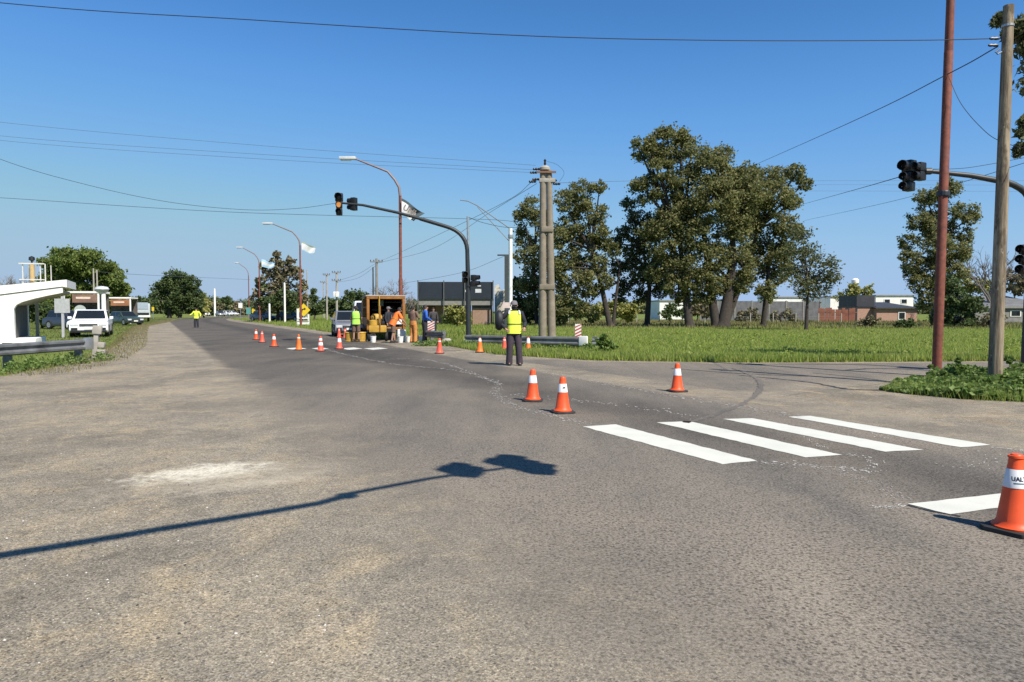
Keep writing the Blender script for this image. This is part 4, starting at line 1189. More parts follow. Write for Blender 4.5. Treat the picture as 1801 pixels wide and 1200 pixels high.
# red lamp post at the right (its head is above the frame)
ry = 16.3
rp = thing('lamp_post', 'tall red steel lamp post standing in the weeds on the right', 'lamp post', (X(1650, ry), ry, 0), 0, 'red steel lamp posts')
zt = 8.6
lean = (X(1668, ry) - X(1650, ry)) / Zh(0, ry) * 0.1
zst = Zh(92, ry)
mb = MB(); mb.lathe([(.102, -.1), (.102, 2.9), (.098, 2.92), (.094, zst), (.076, zst + .05)], 14); mb.build('lower_tube', RED, rp, smooth=True)
mb = MB(); mb.lathe([(.09, zst), (.085, zt)], 12); mb.tube([(0, 0, zt - .1), (-.15, .08, zt + .5), (-.7, .3, zt + 1.0), (-2.2, .9, zt + 1.5)], [.085, .075, .06, .045], 10); mb.build('upper_tube', RED, rp, smooth=True)
LAMPHEAD = mat('lamp housing', (.55, .57, .58), .4, .1, 4)
mb = MB(); mb.box((-2.6, 1.05, zt + 1.6), (.9, .32, .16), rz=-.38); mb.build('lamp_head', LAMPHEAD, rp, bevel=.03)
mb = MB(); mb.lathe([(.128, 4.1), (.135, 4.12), (.135, 4.2), (.128, 4.22)], 14); mb.build('band', DARKMETAL, rp)
rp.rotation_euler = (0, 0.012, 0)

def lamp_post(label, px_, pbase, ptop, plamp, y):
    """red lamp post with a curved arm over the road"""
    r = thing('lamp_post', label, 'lamp post', (X(px_, y), y, 0), 0, 'red steel lamp posts')
    k_ = y / FPX
    zc = Zh(ptop, y); lx = (plamp[0] - px_) * k_; lz = Zh(plamp[1], y)
    zb = zc - 1.3
    mb = MB(); mb.lathe([(.115, -.1), (.11, 3.2), (.085, 3.3), (.075, zb)], 10); mb.build('pole', RED, r, smooth=True)
    P = [Vector((0, 0, zb - .02)), Vector((lx * .02, 0, zb + .45)), Vector((lx * .10, 0, zb + .85)), Vector((lx * .24, 0, zc)), Vector((lx * .5, 0, zc + (lz - zc) * .42)), Vector((lx * .86, 0, lz))]
    mb = MB(); mb.tube(P, [.075, .072, .066, .06, .055, .045], 8); mb.build('arm', mat('grey lamp arm', (.20, .15, .15), .5), r, smooth=True)
    mb = MB(); mb.box((lx * 1.02, 0, lz + .05), (abs(lx) * .32, .30, .16)); h = mb.build('lamp_head', LAMPHEAD, r, bevel=.04)
    mb = MB(); mb.box((lx * 1.06, 0, lz - .045), (abs(lx) * .2, .22, .05)); mb.build('diffuser', mat('lamp glass', (.6, .65, .66), .15), h)
    return r
lamp_post('nearest red lamp post with a flag, rising behind the orange truck', 705, 595, 302, (616, 280), 39)
lamp_post('second red lamp post with a flag, beside the yellow curve sign', 529, 574, 408, (474, 394), 69)
lamp_post('third lamp post, in front of the dark reddish tree', 457, 567, 447, (424, 436), 96)
lamp_post('fourth and farthest lamp post, left of the dark reddish tree', 438, 563, 472, (418, 463), 128)

# flags on the lamp posts
def flag(label, px_, y, corners, mats, mi_fn, amp, txt=None):
    """corners: top hoist, top fly, bottom fly, bottom hoist in photo pixels"""
    tl, tr_, br, bl = [W(p[0], p[1], y) for p in corners]
    r = thing('flag', label, 'flag', tl, 0, 'flags on the lamp posts')
    nu, nv = 18, 10; mb = MB(); vs = []
    for j in range(nv + 1):
        for i in range(nu + 1):
            f, g_ = i / nu, j / nv
            p = tl.lerp(tr_, f).lerp(bl.lerp(br, f), g_)
            p = p + Vector((0, math.sin(f * 9 + g_ * 3) * amp * (f + .1), math.sin(f * 7 + g_) * amp * .25))
            vs.append(p - tl)
    for j in range(nv):
        for i in range(nu):
            mb.cur = mi_fn((i + .5) / nu, (j + .5) / nv)
            o = len(mb.v)
            a_ = j * (nu + 1) + i
            mb.add([vs[a_], vs[a_ + 1], vs[a_ + nu + 2], vs[a_ + nu + 1]], [(0, 1, 2, 3)])
    cl_ = mb.build('cloth', mats, r, smooth=True, fix=False)
    if txt: text_mesh('lettering', txt[0], txt[1], txt[2], r, Matrix.Translation(txt[3]) @ Matrix.Rotation(txt[4], 4, 'Y') @ Matrix.Rotation(math.radians(90), 4, 'X'))
    return r
FW = mat('white flag cloth', (.72, .73, .71), .8, .08, 2); FD = mat('dark slate flag cloth', (.060, .085, .095), .8, .15, 2)
FB = mat('pale blue flag cloth', (.40, .60, .78), .8, .1, 2); FG = mat('greenish flag cloth', (.30, .38, .33), .8, .1, 2)
flag('white flag with dark slate border on the nearest lamp post', 706, 38.8, [(706.5, 349), (747, 376), (728, 391), (706.5, 374)], [FW, FD],
     lambda f, g_: 1 if (g_ < .16 + .25 * f or f > .72) else 0, .16, ('UNL', .42, mat('grey lettering', (.22, .18, .16), .8), (.50, -.30, -.72), .50))
flag('white and pale green flag on the second lamp post', 530, 68.8, [(530, 425), (556, 435), (554, 448), (531, 441)], [FW, FG, FB],
     lambda f, g_: 1 if g_ < .22 else (2 if g_ > .85 else 0), .2)
flag('pale blue and white flag on the third lamp post', 458, 95.8, [(460, 456), (483, 464), (482, 472), (460, 470)], [FB, FW],
     lambda f, g_: 0 if (g_ < .3 or g_ > .7) else 1, .22)

# wooden pole
wy = 13.6
wp = thing('wooden_pole', 'weathered wooden utility pole at the right edge', 'pole', (X(1753, wy), wy, 0), 0)
top_z = Zh(10, wy)
mb = MB(); mb.tube([(0, 0, -.1), (.03, 0, top_z * .4), (.06, 0, top_z)], [.125, .112, .09], 14); mb.build('pole', TIMBER, wp, smooth=True)
hz = Zh(46, wy)
mb = MB(); mb.lathe([(.096, hz - .02), (.104, hz - .02), (.104, hz + .02), (.096, hz + .02)], 14, (.055, 0, 0)); mb.build('band', STEEL, wp)
for dz, dx in ((Zh(68, wy), -.14), (Zh(80, wy), -.16)):
    mb = MB(); mb.lathe([(.018, -.14), (.03, -.1), (.022, -.06), (.032, -.02), (.02, .04)], 8, axis='X', c=(dx, 0, dz)); mb.build('insulator', BLACK, wp, smooth=True)
mb = MB(); mb.tube([(-.12, -.05, Zh(88, wy)), (-.2, -.05, Zh(94, wy)), (-.16, -.05, Zh(97, wy)), (-.08, -.05, Zh(93, wy))], .014, 5); mb.build('wire_loop', BLACK, wp)

# twin concrete pole
ty = 40.0
tp = thing('twin_concrete_pole', 'twin concrete utility pole with clamps and insulators at its head', 'pole', (X(962, ty), ty, 0))
kk = ty / FPX
TPM = mat('pole concrete', (.22, .185, .14), .9, .22, 3, bump=.3)
for x0, x1 in ((-7.5, -7.5), (8.5, 3.0)):
    mb = MB(); mb.tube([(x0 * kk, 0, -.1), (x1 * kk, 0, Zh(300, ty))], [.235, .165], 14); mb.build('pole', TPM, tp, smooth=True)
for py_, w_ in ((505, 27), (404, 21)):
    mb = MB(); mb.box((0, 0, Zh(py_, ty)), (w_ * kk, .5, .30)); mb.build('clamp', TPM, tp, bevel=.05)
mb = MB(); z = Zh(298, ty); mb.lathe([(.18, z - .12), (.30, z - .05), (.30, z + .08), (.18, z + .18)], 14, (-4 * kk, 0, 0)); mb.build('cap', CONC, tp, smooth=True)
mb = MB(); z = Zh(318, ty); mb.box((0, 0, z), (28 * kk, .34, .22)); mb.build('crossarm', CONC, tp, bevel=.03)
mb = MB(); z = Zh(304, ty); mb.box((-2 * kk, -.2, z), (34 * kk, .10, .10)); mb.build('crossarm', mat('rusted crossarm', (.20, .10, .06), .8), tp)
mb = MB(); z = Zh(285, ty); mb.lathe([(.03, z - .2), (.07, z - .1), (.05, z), (.08, z + .08), (.02, z + .16)], 8, (-4 * kk, 0, 0)); mb.build('insulator', BLACK, tp, smooth=True)
for px_, py_ in ((945, 298), (940, 304), (944, 316), (938, 320), (974, 318), (980, 324)):
    mb = MB(); mb.lathe([(.04, -.26), (.075, -.2), (.05, -.14), (.08, -.06), (.05, .0), (.075, .08), (.03, .16)], 8, axis='X', c=((px_ - 962) * kk, -.05, Zh(py_, ty))); mb.build('insulator', BLACK, tp, smooth=True)

# white lamp pole with a bent arm, dark pole behind it
py0 = 47.0
lp = thing('white_pole', 'white steel pole with a bent arm and strut left of the twin concrete pole', 'pole', (X(898, py0), py0, 0))
u = py0 / FPX
mb = MB(); mb.tube([(0, 0, -.1), (0, 0, Zh(402, py0))], .125, 10); mb.build('pole', WHITE, lp, smooth=True)
mb = MB(); mb.tube([(0, 0, Zh(403, py0)), (-30 * u, 0, Zh(382, py0)), (-58 * u, 0, Zh(362, py0)), (-74 * u, 0, Zh(354, py0)), (-88 * u, 0, Zh(352, py0))], .032, 6); mb.build('arm', CONC_D, lp, smooth=True)
mb = MB(); mb.tube([(-.1, 0, Zh(424, py0)), (-58 * u, 0, Zh(364, py0))], .024, 6); mb.build('strut', CONC_D, lp)
mb = MB(); mb.lathe([(.14, Zh(420, py0)), (.17, Zh(418, py0)), (.17, Zh(414, py0)), (.14, Zh(412, py0))], 10); mb.build('collar', STEEL, lp)
mb = MB(); mb.box((-4 * u - .1, -.16, Zh(537, py0)), (13 * u, .05, 10 * u)); mb.build('sign_plate', mat('pinkish sign plate', (.62, .50, .47), .6), lp)
dp = thing('utility_pole', 'dark square utility pole behind the white pole', 'pole', (X(891, 58), 58, 0))
mb = MB(); mb.box((0, 0, Zh(448, 58) / 2), (.34, .3, Zh(448, 58))); mb.build('pole', mat('dark wood', (.045, .055, .055), .8), dp)
mb = MB(); mb.box((-.3, 0, Zh(449, 58)), (.9, .12, .1)); mb.build('crossarm', BLACK, dp)
sp_ = MB(); sp_.tube([(X(826, 36), 36, -.1), (X(823, 36), 36, Zh(381, 36))], [.07, .055], 8)
tag(sp_.build('steel_pole', STEEL, None, smooth=True), 'thin grey steel pole just behind the left signal mast', 'pole')

# utility poles in the distance
def util_pole(label, px_, pt, y, arms, w=.13, m=None):
    r = thing('utility_pole', label, 'pole', (X(px_, y), y, 0), 0, 'utility poles beyond the road works')
    h = Zh(pt, y); k_ = y / FPX
    mb = MB(); mb.tube([(0, 0, -.1), (0, 0, h)], [w * 1.2, w * .8], 8); mb.build('pole', m or CONC, r, smooth=True)
    for ap, aw in arms:
        z = Zh(ap, y)
        mb = MB(); mb.box((0, -.12, z), (aw * k_, .12, .12)); mb.build('crossarm', CONC_D, r)
        for q in (-.46, -.2, .2, .46):
            mb = MB(); mb.lathe([(.03, z + .05), (.06, z + .14), (.03, z + .26)], 6, (q * aw * k_, -.12, 0)); mb.build('insulator', BLACK, r)
    return r
util_pole('utility pole with one crossarm rising left of the orange truck', 663, 455, 84, [(461, 22)], .17, CONC_D)
util_pole('short pole standing close beside the pole left of the orange truck', 656.5, 470, 84.5, [], .10)
q = util_pole('utility pole with a pale transformer box behind the silver car', 592.5, 478, 100, [(480, 15), (494, 16)], .14)
mb = MB(); mb.box((0, -.25, Zh(518, 100)), (.75, .5, .75)); mb.build('transformer', WHITE, q, bevel=.05)
util_pole('thin utility pole with one crossarm left of the transformer pole', 575, 481, 112, [(484, 12)], .13)
util_pole('faint far utility pole with two crossarms behind the yellow sign', 569.5, 494, 140, [(497, 11)], .12)
util_pole('thin bare pole right of the second lamp post', 541, 475, 118, [], .11)
for px_, pt, lab, y in ((501, 498, 'taller white post standing in the grass left of the yellow sign', 92), (474, 535, 'shorter white post standing in the grass by the dark reddish tree', 94), (378, 508, 'white far post in the middle of the road bend', 200)):
    o = MB(); o.lathe([(.13 * y / 92, -.1), (.12 * y / 92, Zh(pt, y)), (.06, Zh(pt, y) + .05)], 10, (X(px_, y), y, 0))
    tag(o.build('white_post', WHITE, None, smooth=True), lab, 'post')

# ---- traffic signals
AMBER = NT('lit amber lens'); AMBER.base((.8, .3, .05)); AMBER.b.inputs['Emission Color'].default_value = (1, .42, .12, 1); AMBER.b.inputs['Emission Strength'].default_value = 0.45; AMBER = AMBER.m
LENS = mat('unlit lens', (.03, .02, .018), .15, .1, 3)
def signal_head(parent, pos, rz, n=3, size=.34, lit=None, bigtop=False):
    """vertical signal head, lenses facing local -y; pos is the middle of the head"""
    M = Matrix.Translation(pos) @ Matrix.Rotation(rz, 4, 'Z')
    hs = [size * (1.25 if (bigtop and i == n - 1) else 1.0) for i in range(n)]
    z = -sum(hs) / 2
    body = MB(); items = []
    for i in range(n):
        s_ = hs[i]; zc = z + s_ / 2; z += s_
        body.box((0, 0, zc), (s_ * .88, .24, s_ * .97)); items.append((i, zc, s_))
    h = body.build('signal_head', BLACK, parent, bevel=.03); h.matrix_local = M
    for i, zc, s_ in items:
        r_ = s_ * .38
        mb = MB(); mb.lathe([(r_, -.125), (r_ * .6, -.15), (.01, -.158)], 14, (0, 0, zc), axis='Y'); mb.build('lens', AMBER if lit == i else LENS, h, smooth=True)
        mb = MB(); vs = []; K = 11
        for j in range(K):
            an_ = math.radians(-50 + 280 * j / (K - 1))
            for yy in (-.122, -.122 - s_ * .62):
                for rr_ in (r_ * 1.16, r_ * 1.06): vs.append((math.cos(an_) * rr_, yy + (0.05 if yy < -.13 and (j in (0, K - 1)) else 0), zc + math.sin(an_) * rr_))
        fs = []
        for j in range(K - 1):
            a_, b_ = 4 * j, 4 * j + 4
            fs += [(a_, b_, b_ + 2, a_ + 2), (a_ + 1, a_ + 3, b_ + 3, b_ + 1), (a_ + 2, b_ + 2, b_ + 3, a_ + 3)]
        mb.add(vs, fs); mb.build('visor', BLACK, h, fix=False)
    return h

def mast_tube(name, pts, r, parent, m=RUST_MAST):
    mb = MB(); mb.tube(pts, r, 12); return mb.build(name, m, parent, smooth=True)
def arc(p0, p1, p2, n=7):
    return [p0.lerp(p1, i / n).lerp(p1.lerp(p2, i / n), i / n) for i in range(n + 1)]

# left mast, over the road works
ly = 33.0
lm = thing('traffic_signal_mast', 'left traffic signal mast arching over the road works with an amber light', 'traffic signal', (X(824, ly), ly, 0), 0, 'traffic signal masts')
k_ = ly / FPX
def lp_(px, py): return Vector(((px - 824) * k_, 0, Zh(py, ly)))
mast_tube('post', [Vector((0, 0, 0)), lp_(823.5, 500), lp_(822, 440)], [.125, .11, .095], lm)
P = arc(lp_(822, 440), lp_(820, 408), lp_(783, 398)) + [lp_(740, 385)]
mast_tube('arm', P, [.095] * 4 + [.088] * 5, lm)
mast_tube('arm_extension', [lp_(742, 385.6), lp_(700, 374), lp_(640, 361), lp_(600, 357)], [.072, .066, .058, .045], lm)
mb = MB(); mb.lathe([(.13, 0), (.26, .02), (.26, .16), (.14, .20)], 12); mb.build('footing', CONC, lm)
signal_head(lm, lp_(600.5, 360.5) + Vector((0, -.2, 0)), 0.1, 3, .31, 1, True)
signal_head(lm, lp_(623.5, 358.5) + Vector((0, .12, 0)), -1.9, 2, .30)
signal_head(lm, lp_(820.5, 488) + Vector((-.06, -.24, 0)), 0.2, 2, .27)
signal_head(lm, lp_(833.5, 494) + Vector((0, -.1, 0)), 1.3, 2, .27)
mb = MB(); mb.bar(lp_(823, 503) + Vector((0, -.1, 0)), lp_(834, 503) + Vector((0, -.1, 0)), .07); mb.build('bracket', RUST_MAST, lm)

# right mast: its post is just past the right edge
sy = 17.0
rm = thing('traffic_signal_mast', 'right traffic signal mast entering from the right edge with dark signals facing left', 'traffic signal', (X(1806, sy), sy, 0), 0, 'traffic signal masts')
k_ = sy / FPX
def rp_(px, py, dy=0.0): return Vector((X(px, sy + dy) - X(1806, sy), dy, Zh(py, sy + dy)))
mast_tube('post', [Vector((0, 0, -.1)), rp_(1809, 480), rp_(1811, 375)], [.10, .095, .085], rm)
mast_tube('arm', arc(rp_(1811, 375), rp_(1812, 336), rp_(1765, 321)) + [rp_(1700, 309), rp_(1640, 302.5), rp_(1600, 300)], [.085] * 4 + [.075] * 4 + [.062, .052, .045], rm)
signal_head(rm, rp_(1593, 309.5), -1.05, 3, .225, None, True)
signal_head(rm, rp_(1612, 302), -1.05, 2, .215)
signal_head(rm, rp_(1795, 457) + Vector((0, -.1, 0)), -1.05, 3, .235)
mb = MB(); mb.bar(rp_(1798, 445), rp_(1809, 445), .05); mb.build('bracket', RUST_MAST, rm)
mb = MB(); mb.lathe([(.062, -.09), (.08, -.07), (.08, .07), (.062, .09)], 10, rp_(1626, 301.5), axis='X'); mb.build('collar', RUST_MAST, rm)

# the mast whose shadow falls across the gravel: it stands left of and above the camera
fs_ = 1 / math.tan(SUN_EL)
def under(px, py, h):
    """the point at height h whose shadow falls on the spot seen at this pixel"""
    g_ = G(px, py); return Vector((g_.x - SHX * fs_ * h, g_.y - SHY * fs_ * h, h))
head_p = under(898, 822, 5.35); j_p = under(610, 872, 5.05); l_p = under(300, 926, 4.85); f_p = under(0, 975, 4.62)
hd = thing('traffic_signal_mast', 'traffic signal mast standing left of the viewpoint that casts the long shadow', 'traffic signal', (0, 0, 0), 0, 'traffic signal masts')
d_ = (f_p - j_p); d_.z = 0; d_.normalize()
e_p = f_p + d_ * 0.9 + Vector((0, 0, -.25)); b_p = e_p + d_ * 0.55
mast_tube('arm', [Vector((b_p.x, b_p.y, e_p.z - .75)), Vector((b_p.x - d_.x * .1, b_p.y - d_.y * .1, e_p.z - .35)), e_p, f_p, under(150, 951, 4.74), l_p, under(450, 903, 4.96), under(560, 885, 5.02), j_p], [.075, .072, .068, .062, .057, .055, .053, .051, .049], hd)
mast_tube('arm_extension', [j_p + Vector((0, 0, .05)), under(760, 841, 5.2), head_p], [.042, .037, .033], hd)
mast_tube('post', [Vector((b_p.x, b_p.y, 0)), Vector((b_p.x, b_p.y, e_p.z - .74))], [.10, .086], hd)
mb = MB(); mb.lathe([(.065, -.04), (.09, -.03), (.09, .03), (.065, .04)], 10, j_p); mb.build('collar', RUST_MAST, hd)
hz_ = math.atan2(d_.y, d_.x)
signal_head(hd, under(915, 820, 5.35), 2.9, 3, .255, None, True)
signal_head(hd, under(808, 829, 5.28), 2.9, 2, .23)

hd.location = (b_p.x, b_p.y, 0)
for ch in hd.children: ch.location = Vector(ch.location) - Vector((b_p.x, b_p.y, 0))
# ================================================================== GUARDRAILS, SIGNS, WIRES
RAILM = mat('weathered rail steel', (.17, .175, .178), .55, .3, 3, metal=.3, dirt=(.07, .07, .068))
def guardrail(label, a, b, zc, posts, endcap=None, endm=None, hgt=.31):
    a = Vector(a); b = Vector(b); d = (b - a); L = d.length
    r = thing('guardrail', label, 'guardrail', (a.x, a.y, 0), math.atan2(d.y, d.x))
    prof = [(-.155, .0), (-.12, .055), (-.07, .06), (-.02, .005), (.02, .005), (.07, .06), (.12, .055), (.155, .0)]
    mb = MB(); vs = []
    n = 6
    for i in range(n + 1):
        for z, y in prof: vs.append((L * i / n, -y - .08, zc + z * hgt / .31))
        for z, y in prof: vs.append((L * i / n, -y - .074, zc + z * hgt / .31))
    K = len(prof); fs = []
    for i in range(n):
        for j in range(K - 1):
            o = i * 2 * K + j; q = o + 2 * K
            fs.append((o, q, q + 1, o + 1)); fs.append((o + K, o + K + 1, q + K + 1, q + K))
    mb.add(vs, fs); mb.build('beam', RAILM, r, smooth=True, fix=False)
    for x in posts:
        mb = MB(); mb.box((L * x, .06, zc * .5 + .02), (.10, .20, zc + .30)); mb.build('post', RAILM, r)
    if endcap is not None:
        mb = MB(); mb.box((L * endcap, -.10, zc + .02), (.36, .10, hgt * 1.12)); mb.build('end_plate', endm, r, bevel=.03)
    return r
lg0 = W(-110, 620, 16.4); lg1 = W(151, 607, 21.3)
guardrail('steel guardrail on the left in front of the white shelter', (lg0.x, lg0.y, 0), (lg1.x, lg1.y, 0), .50, (.1, .42, .95), 0.995, STEEL, .32)
gp = thing('guardrail_post', 'leaning pale grey terminal post beyond the end of the left guardrail', 'post', (X(164, 22.0), 22, 0), .3)
mb = MB(); mb.box((0, 0, .42), (.13, .16, 1.1)); mb.build('post', CONC, gp, bevel=.015)
mb = MB(); mb.box((.02, -.06, .92), (.26, .14, .26)); mb.build('head', CONC, gp, bevel=.03)
for z, s_ in ((.46, .2), (.24, .26)):
    mb = MB(); mb.box((.14, .05, z), (s_, .22, .16)); mb.build('block', CONC, gp, bevel=.02)
gp.rotation_euler = (0, .10, .3)
rg0 = W(820, 602, 30.5); rg1 = W(1031, 602, 28.0)
guardrail('long steel guardrail in front of the twin concrete pole', (rg0.x, rg0.y, 0), (rg1.x, rg1.y, 0), .30, (.02, .3, .6, .9), .985, WHITE, .34)
pr0 = W(1036, 603, 28.3); pr1 = W(1052, 601, 29.6)
guardrail('short bent guardrail end beyond the white end plate', (pr0.x, pr0.y, 0), (pr1.x, pr1.y, 0), .26, (.8,), None, None, .26)
qg0 = W(752, 588, 33.5); qg1 = W(783, 590, 32.0)
guardrail('short dark guardrail piece right of the blue jacket worker', (qg0.x, qg0.y, 0), (qg1.x, qg1.y, 0), .42, (.2, .85))

def stripes_board(label, px_, py0, py1, y, wpx):
    k_ = y / FPX
    r = thing('marker_board', label, 'road sign', (X(px_, y), y, 0), 0, 'red and white striped marker boards')
    h0, h1 = Zh(py1, y), Zh(py0, y); w = wpx * k_
    mb = MB(); mb.box((0, .04, h1 / 2 - .02), (.06, .06, h1)); mb.build('post', STEEL, r)
    mb = MB(); mb.box((0, 0, (h0 + h1) / 2), (w, .02, h1 - h0)); bd = mb.build('board', mat('white reflective sheet', (.74, .72, .68), .5), r)
    n = 4; H = h1 - h0
    for i in range(n):
        z0 = h0 + H * (i / n + .02); t_ = H / n * .45; rise = w * .5
        mb = MB(); pl = [(-w / 2, max(h0, z0 - rise * .3)), (w / 2, min(h1, z0 + rise * .7)), (w / 2, min(h1, z0 + rise * .7 + t_)), (-w / 2, max(h0, z0 - rise * .3) + t_)]
        mb.prism(pl, Matrix.Translation((0, -.014, 0)), .003); mb.build('stripe', mat('red reflective sheet', (.42, .05, .04), .5), bd)
    return r
stripes_board('red and white striped marker board by the right end of the long guardrail', 1017, 570, 594, 31, 11)
stripes_board('red and white striped marker board beside the blue jacket worker', 758, 565, 583, 36, 12)

# back of a rectangular road sign on the left
bs = thing('road_sign', 'back of a grey rectangular road sign on a post beside the pickup', 'road sign', (X(109.5, 40), 40, 0), .12)
k_ = 40 / FPX
mb = MB(); mb.box((0, .05, Zh(516, 40) / 2), (.12, .09, Zh(516, 40))); mb.build('post', mat('grey sign post', (.42, .42, .44), .6), bs)
mb = MB(); mb.box((0, 0, Zh(538, 40)), (25 * k_, .03, 25 * k_)); mb.build('board', mat('grey sign back', (.40, .41, .41), .6), bs)
bs2 = thing('road_sign', 'pale round sign back behind the white pickup', 'road sign', (X(141, 56), 56, 0), .1)
mb = MB(); mb.lathe([(.46, -.015), (.46, .015)], 20, (0, 0, Zh(547, 56)), axis='Y', sy=1.0); mb.build('disc', mat('pale sign back', (.42, .46, .42), .6), bs2)
mb = MB(); mb.box((0, .06, Zh(547, 56) / 2), (.07, .07, Zh(547, 56))); mb.build('post', STEEL, bs2)
# yellow curve sign and its white barrier
ys = thing('curve_sign', 'yellow diamond curve sign with a black bent arrow', 'road sign', (X(534, 74), 74, 0))
k_ = 74 / FPX; z = Zh(545.5, 74)
YEL = mat('yellow sign sheet', (.72, .50, .02), .5, .06, 2)
mb = MB(); rr_ = 11.6 * k_; mb.prism([(0, z - rr_), (rr_, z), (0, z + rr_), (-rr_, z)], Matrix.Translation((0, 0, 0)), .03); bd = mb.build('board', YEL, ys)
ar = [(-4.2, -4.2), (-2.2, -4.2), (-2.2, -1.5), (-.8, .4), (1.0, .8), (1.0, -.6), (4.4, 1.9), (1.0, 4.4), (1.0, 2.9), (-2.0, 2.2), (-4.2, -.6)]
mb = MB(); mb.prism([(x * k_, z + q * k_) for x, q in ar], Matrix.Translation((0, -.008, 0)), .006); mb.build('arrow', BLACK, bd)
mb = MB(); mb.box((0, .06, z / 2), (.08, .06, z)); mb.build('post', STEEL, ys)
wb = thing('road_barrier', 'white two legged barrier frame under the yellow curve sign', 'barrier', (X(533, 73.4), 73.4, 0))
for x in (-9, 9.5):
    mb = MB(); mb.box((x * k_, 0, Zh(553 if x > 0 else 543, 73.4) / 2), (.14 if x > 0 else .22, .08, Zh(553 if x > 0 else 543, 73.4))); mb.build('leg', WHITE, wb)
for pz, h_ in ((560, .12), (565, .10), (569, .22)):
    mb = MB(); mb.box((0, -.06, Zh(pz, 73.4)), (20 * k_, .04, h_)); mb.build('board', WHITE if pz != 565 else mat('grey board', (.3, .3, .3), .7), wb)
# small far signs
for px_, pt, pb, w_, h_, m, lab, y in ((423, 533, 562, 7, 9, WHITE, 'small white board on a post at the far right roadside', 118), (437, 541, 562, 8, 12, mat('teal sign', (.10, .28, .27), .6), 'teal board on the far right roadside', 119), (446, 543, 562, 6, 8, YEL, 'small yellow board on the far right roadside', 120), (269, 540, 560, 4, 7, YEL, 'small yellow board in front of the big round tree', 128)):
    r = thing('road_sign', lab, 'road sign', (X(px_, y), y, 0)); k_ = y / FPX
    mb = MB(); mb.box((0, .05, Zh(pt, y) / 2), (.10, .08, Zh(pt, y))); mb.build('post', STEEL, r)
    mb = MB(); mb.box((0, 0, Zh(pt, y) - h_ * k_ / 2), (w_ * k_, .04, h_ * k_)); mb.build('board', m, r)

CABLE = mat('black cable', (.015, .016, .018), .6, .1, 2)
CABLE2 = mat('aluminium cable', (.10, .11, .12), .5, .1, 2)
def wire(label, pts, r, m=CABLE, group='overhead wires'):
    """pts: (px, py, distance); smooth curve through them"""
    P = [W(*p) for p in pts]; out = []
    if len(P) == 2:
        out = [P[0].lerp(P[1], i / 12) for i in range(13)]
    else:
        for i in range(len(P) - 1):
            p0 = P[max(i - 1, 0)] if i else P[0] * 2 - P[1]; p1 = P[i]; p2 = P[i + 1]; p3 = P[i + 2] if i + 2 < len(P) else P[i + 1] * 2 - P[i]
            for j in range(10):
                f = j / 10
                out.append(0.5 * ((2 * p1) + (p2 - p0) * f + (2 * p0 - 5 * p1 + 4 * p2 - p3) * f * f + (3 * p1 - p0 - 3 * p2 + p3) * f ** 3))
        out.append(P[-1])
    mb = MB(); mb.tube(out, r * .68, 5)
    return tag(mb.build('overhead_wire', m, None, smooth=True), label, 'wire', group)
wire('topmost cable crossing the whole sky to the head of the wooden pole', [(-700, -75, 16), (0, 5, 15), (440, 35, 14.6), (900, 62, 14.2), (1250, 71, 13.9), (1600, 71, 13.7), (1752, 68, 13.6)], .013)
wire('cable from the wooden pole down behind the tall gum tree', [(1755, 82, 13.6), (1664, 132, 16.3), (1490, 218, 26), (1310, 298, 60)], .017)
wire('short slack cable from the red lamp post to the lower wooden pole', [(1667, 132, 16.2), (1690, 182, 15.8), (1725, 224, 15), (1760, 249, 14), (1830, 268, 13)], .010)
wire('cable above the right signal arm rising to the right edge', [(1615, 297.5, 17), (1680, 297, 17), (1730, 291, 17), (1830, 272, 17)], .009)
wire('cable from the right signal heads down to the gum trees', [(1580, 312, 17), (1500, 335, 30), (1410, 360, 60)], .016)
wire('lower thin cable from the right edge to the gum trees', [(1830, 278, 17), (1660, 330, 24), (1540, 361, 36), (1415, 388, 60)], .012)
for i, (a_, b_, lab) in enumerate(((318, 318, 'upper of three faint wires right of the gum trees'), (325, 326, 'middle of three faint wires right of the gum trees'), (336, 337, 'lower of three faint wires right of the gum trees'))):
    wire(lab, [(1400, a_, 78), (1900, b_, 78)], .016, CABLE2)
for a_, m_, b_, lab in ((215, 258, 291, 'upper of three thin wires running left from the twin concrete pole'), (239, 273, 299, 'middle of three thin wires running left from the twin concrete pole'), (247, 281, 304, 'lower of three thin wires running left from the twin concrete pole')):
    wire(lab, [(-300, a_ - 45, 44), (0, a_, 43), (480, m_, 41.5), (942, b_, 40)], .013, CABLE2)
wire('slack cable dipping from the upper left to the left signal heads', [(-200, 190, 26), (0, 280, 28), (160, 327, 30), (300, 356, 31), (430, 369, 32), (520, 367, 32.6), (596, 357, 33)], .013)
wire('nearly level cable behind the left signal arm', [(-200, 338, 40), (0, 348, 40), (400, 373, 40), (820, 385, 40), (905, 390, 42), (955, 396, 40)], .016)
wire('cable from the thin steel pole to the twin concrete pole', [(823, 382, 36), (850, 392, 37), (890, 400, 38.5), (930, 400, 40), (955, 398, 40)], .018)
wire('upper diagonal wire left of the twin concrete pole', [(940, 317, 40), (870, 365, 50), (700, 446, 82), (664, 461, 84)], .022, CABLE2)
wire('lower diagonal wire left of the twin concrete pole', [(944, 323, 40), (860, 375, 55), (760, 438, 76), (664, 463, 84)], .022, CABLE2)
wire('diagonal wire from the dark square pole down behind the truck', [(889, 450, 58), (810, 480, 66), (700, 500, 80)], .02, CABLE2)
wire('faint wire between the pole left of the truck and the transformer pole', [(663, 462, 84), (630, 482, 92), (592, 495, 100)], .02, CABLE2)
wire('second faint wire between the pole left of the truck and the transformer pole', [(663, 466, 84), (630, 489, 92), (592, 497, 100)], .02, CABLE2)
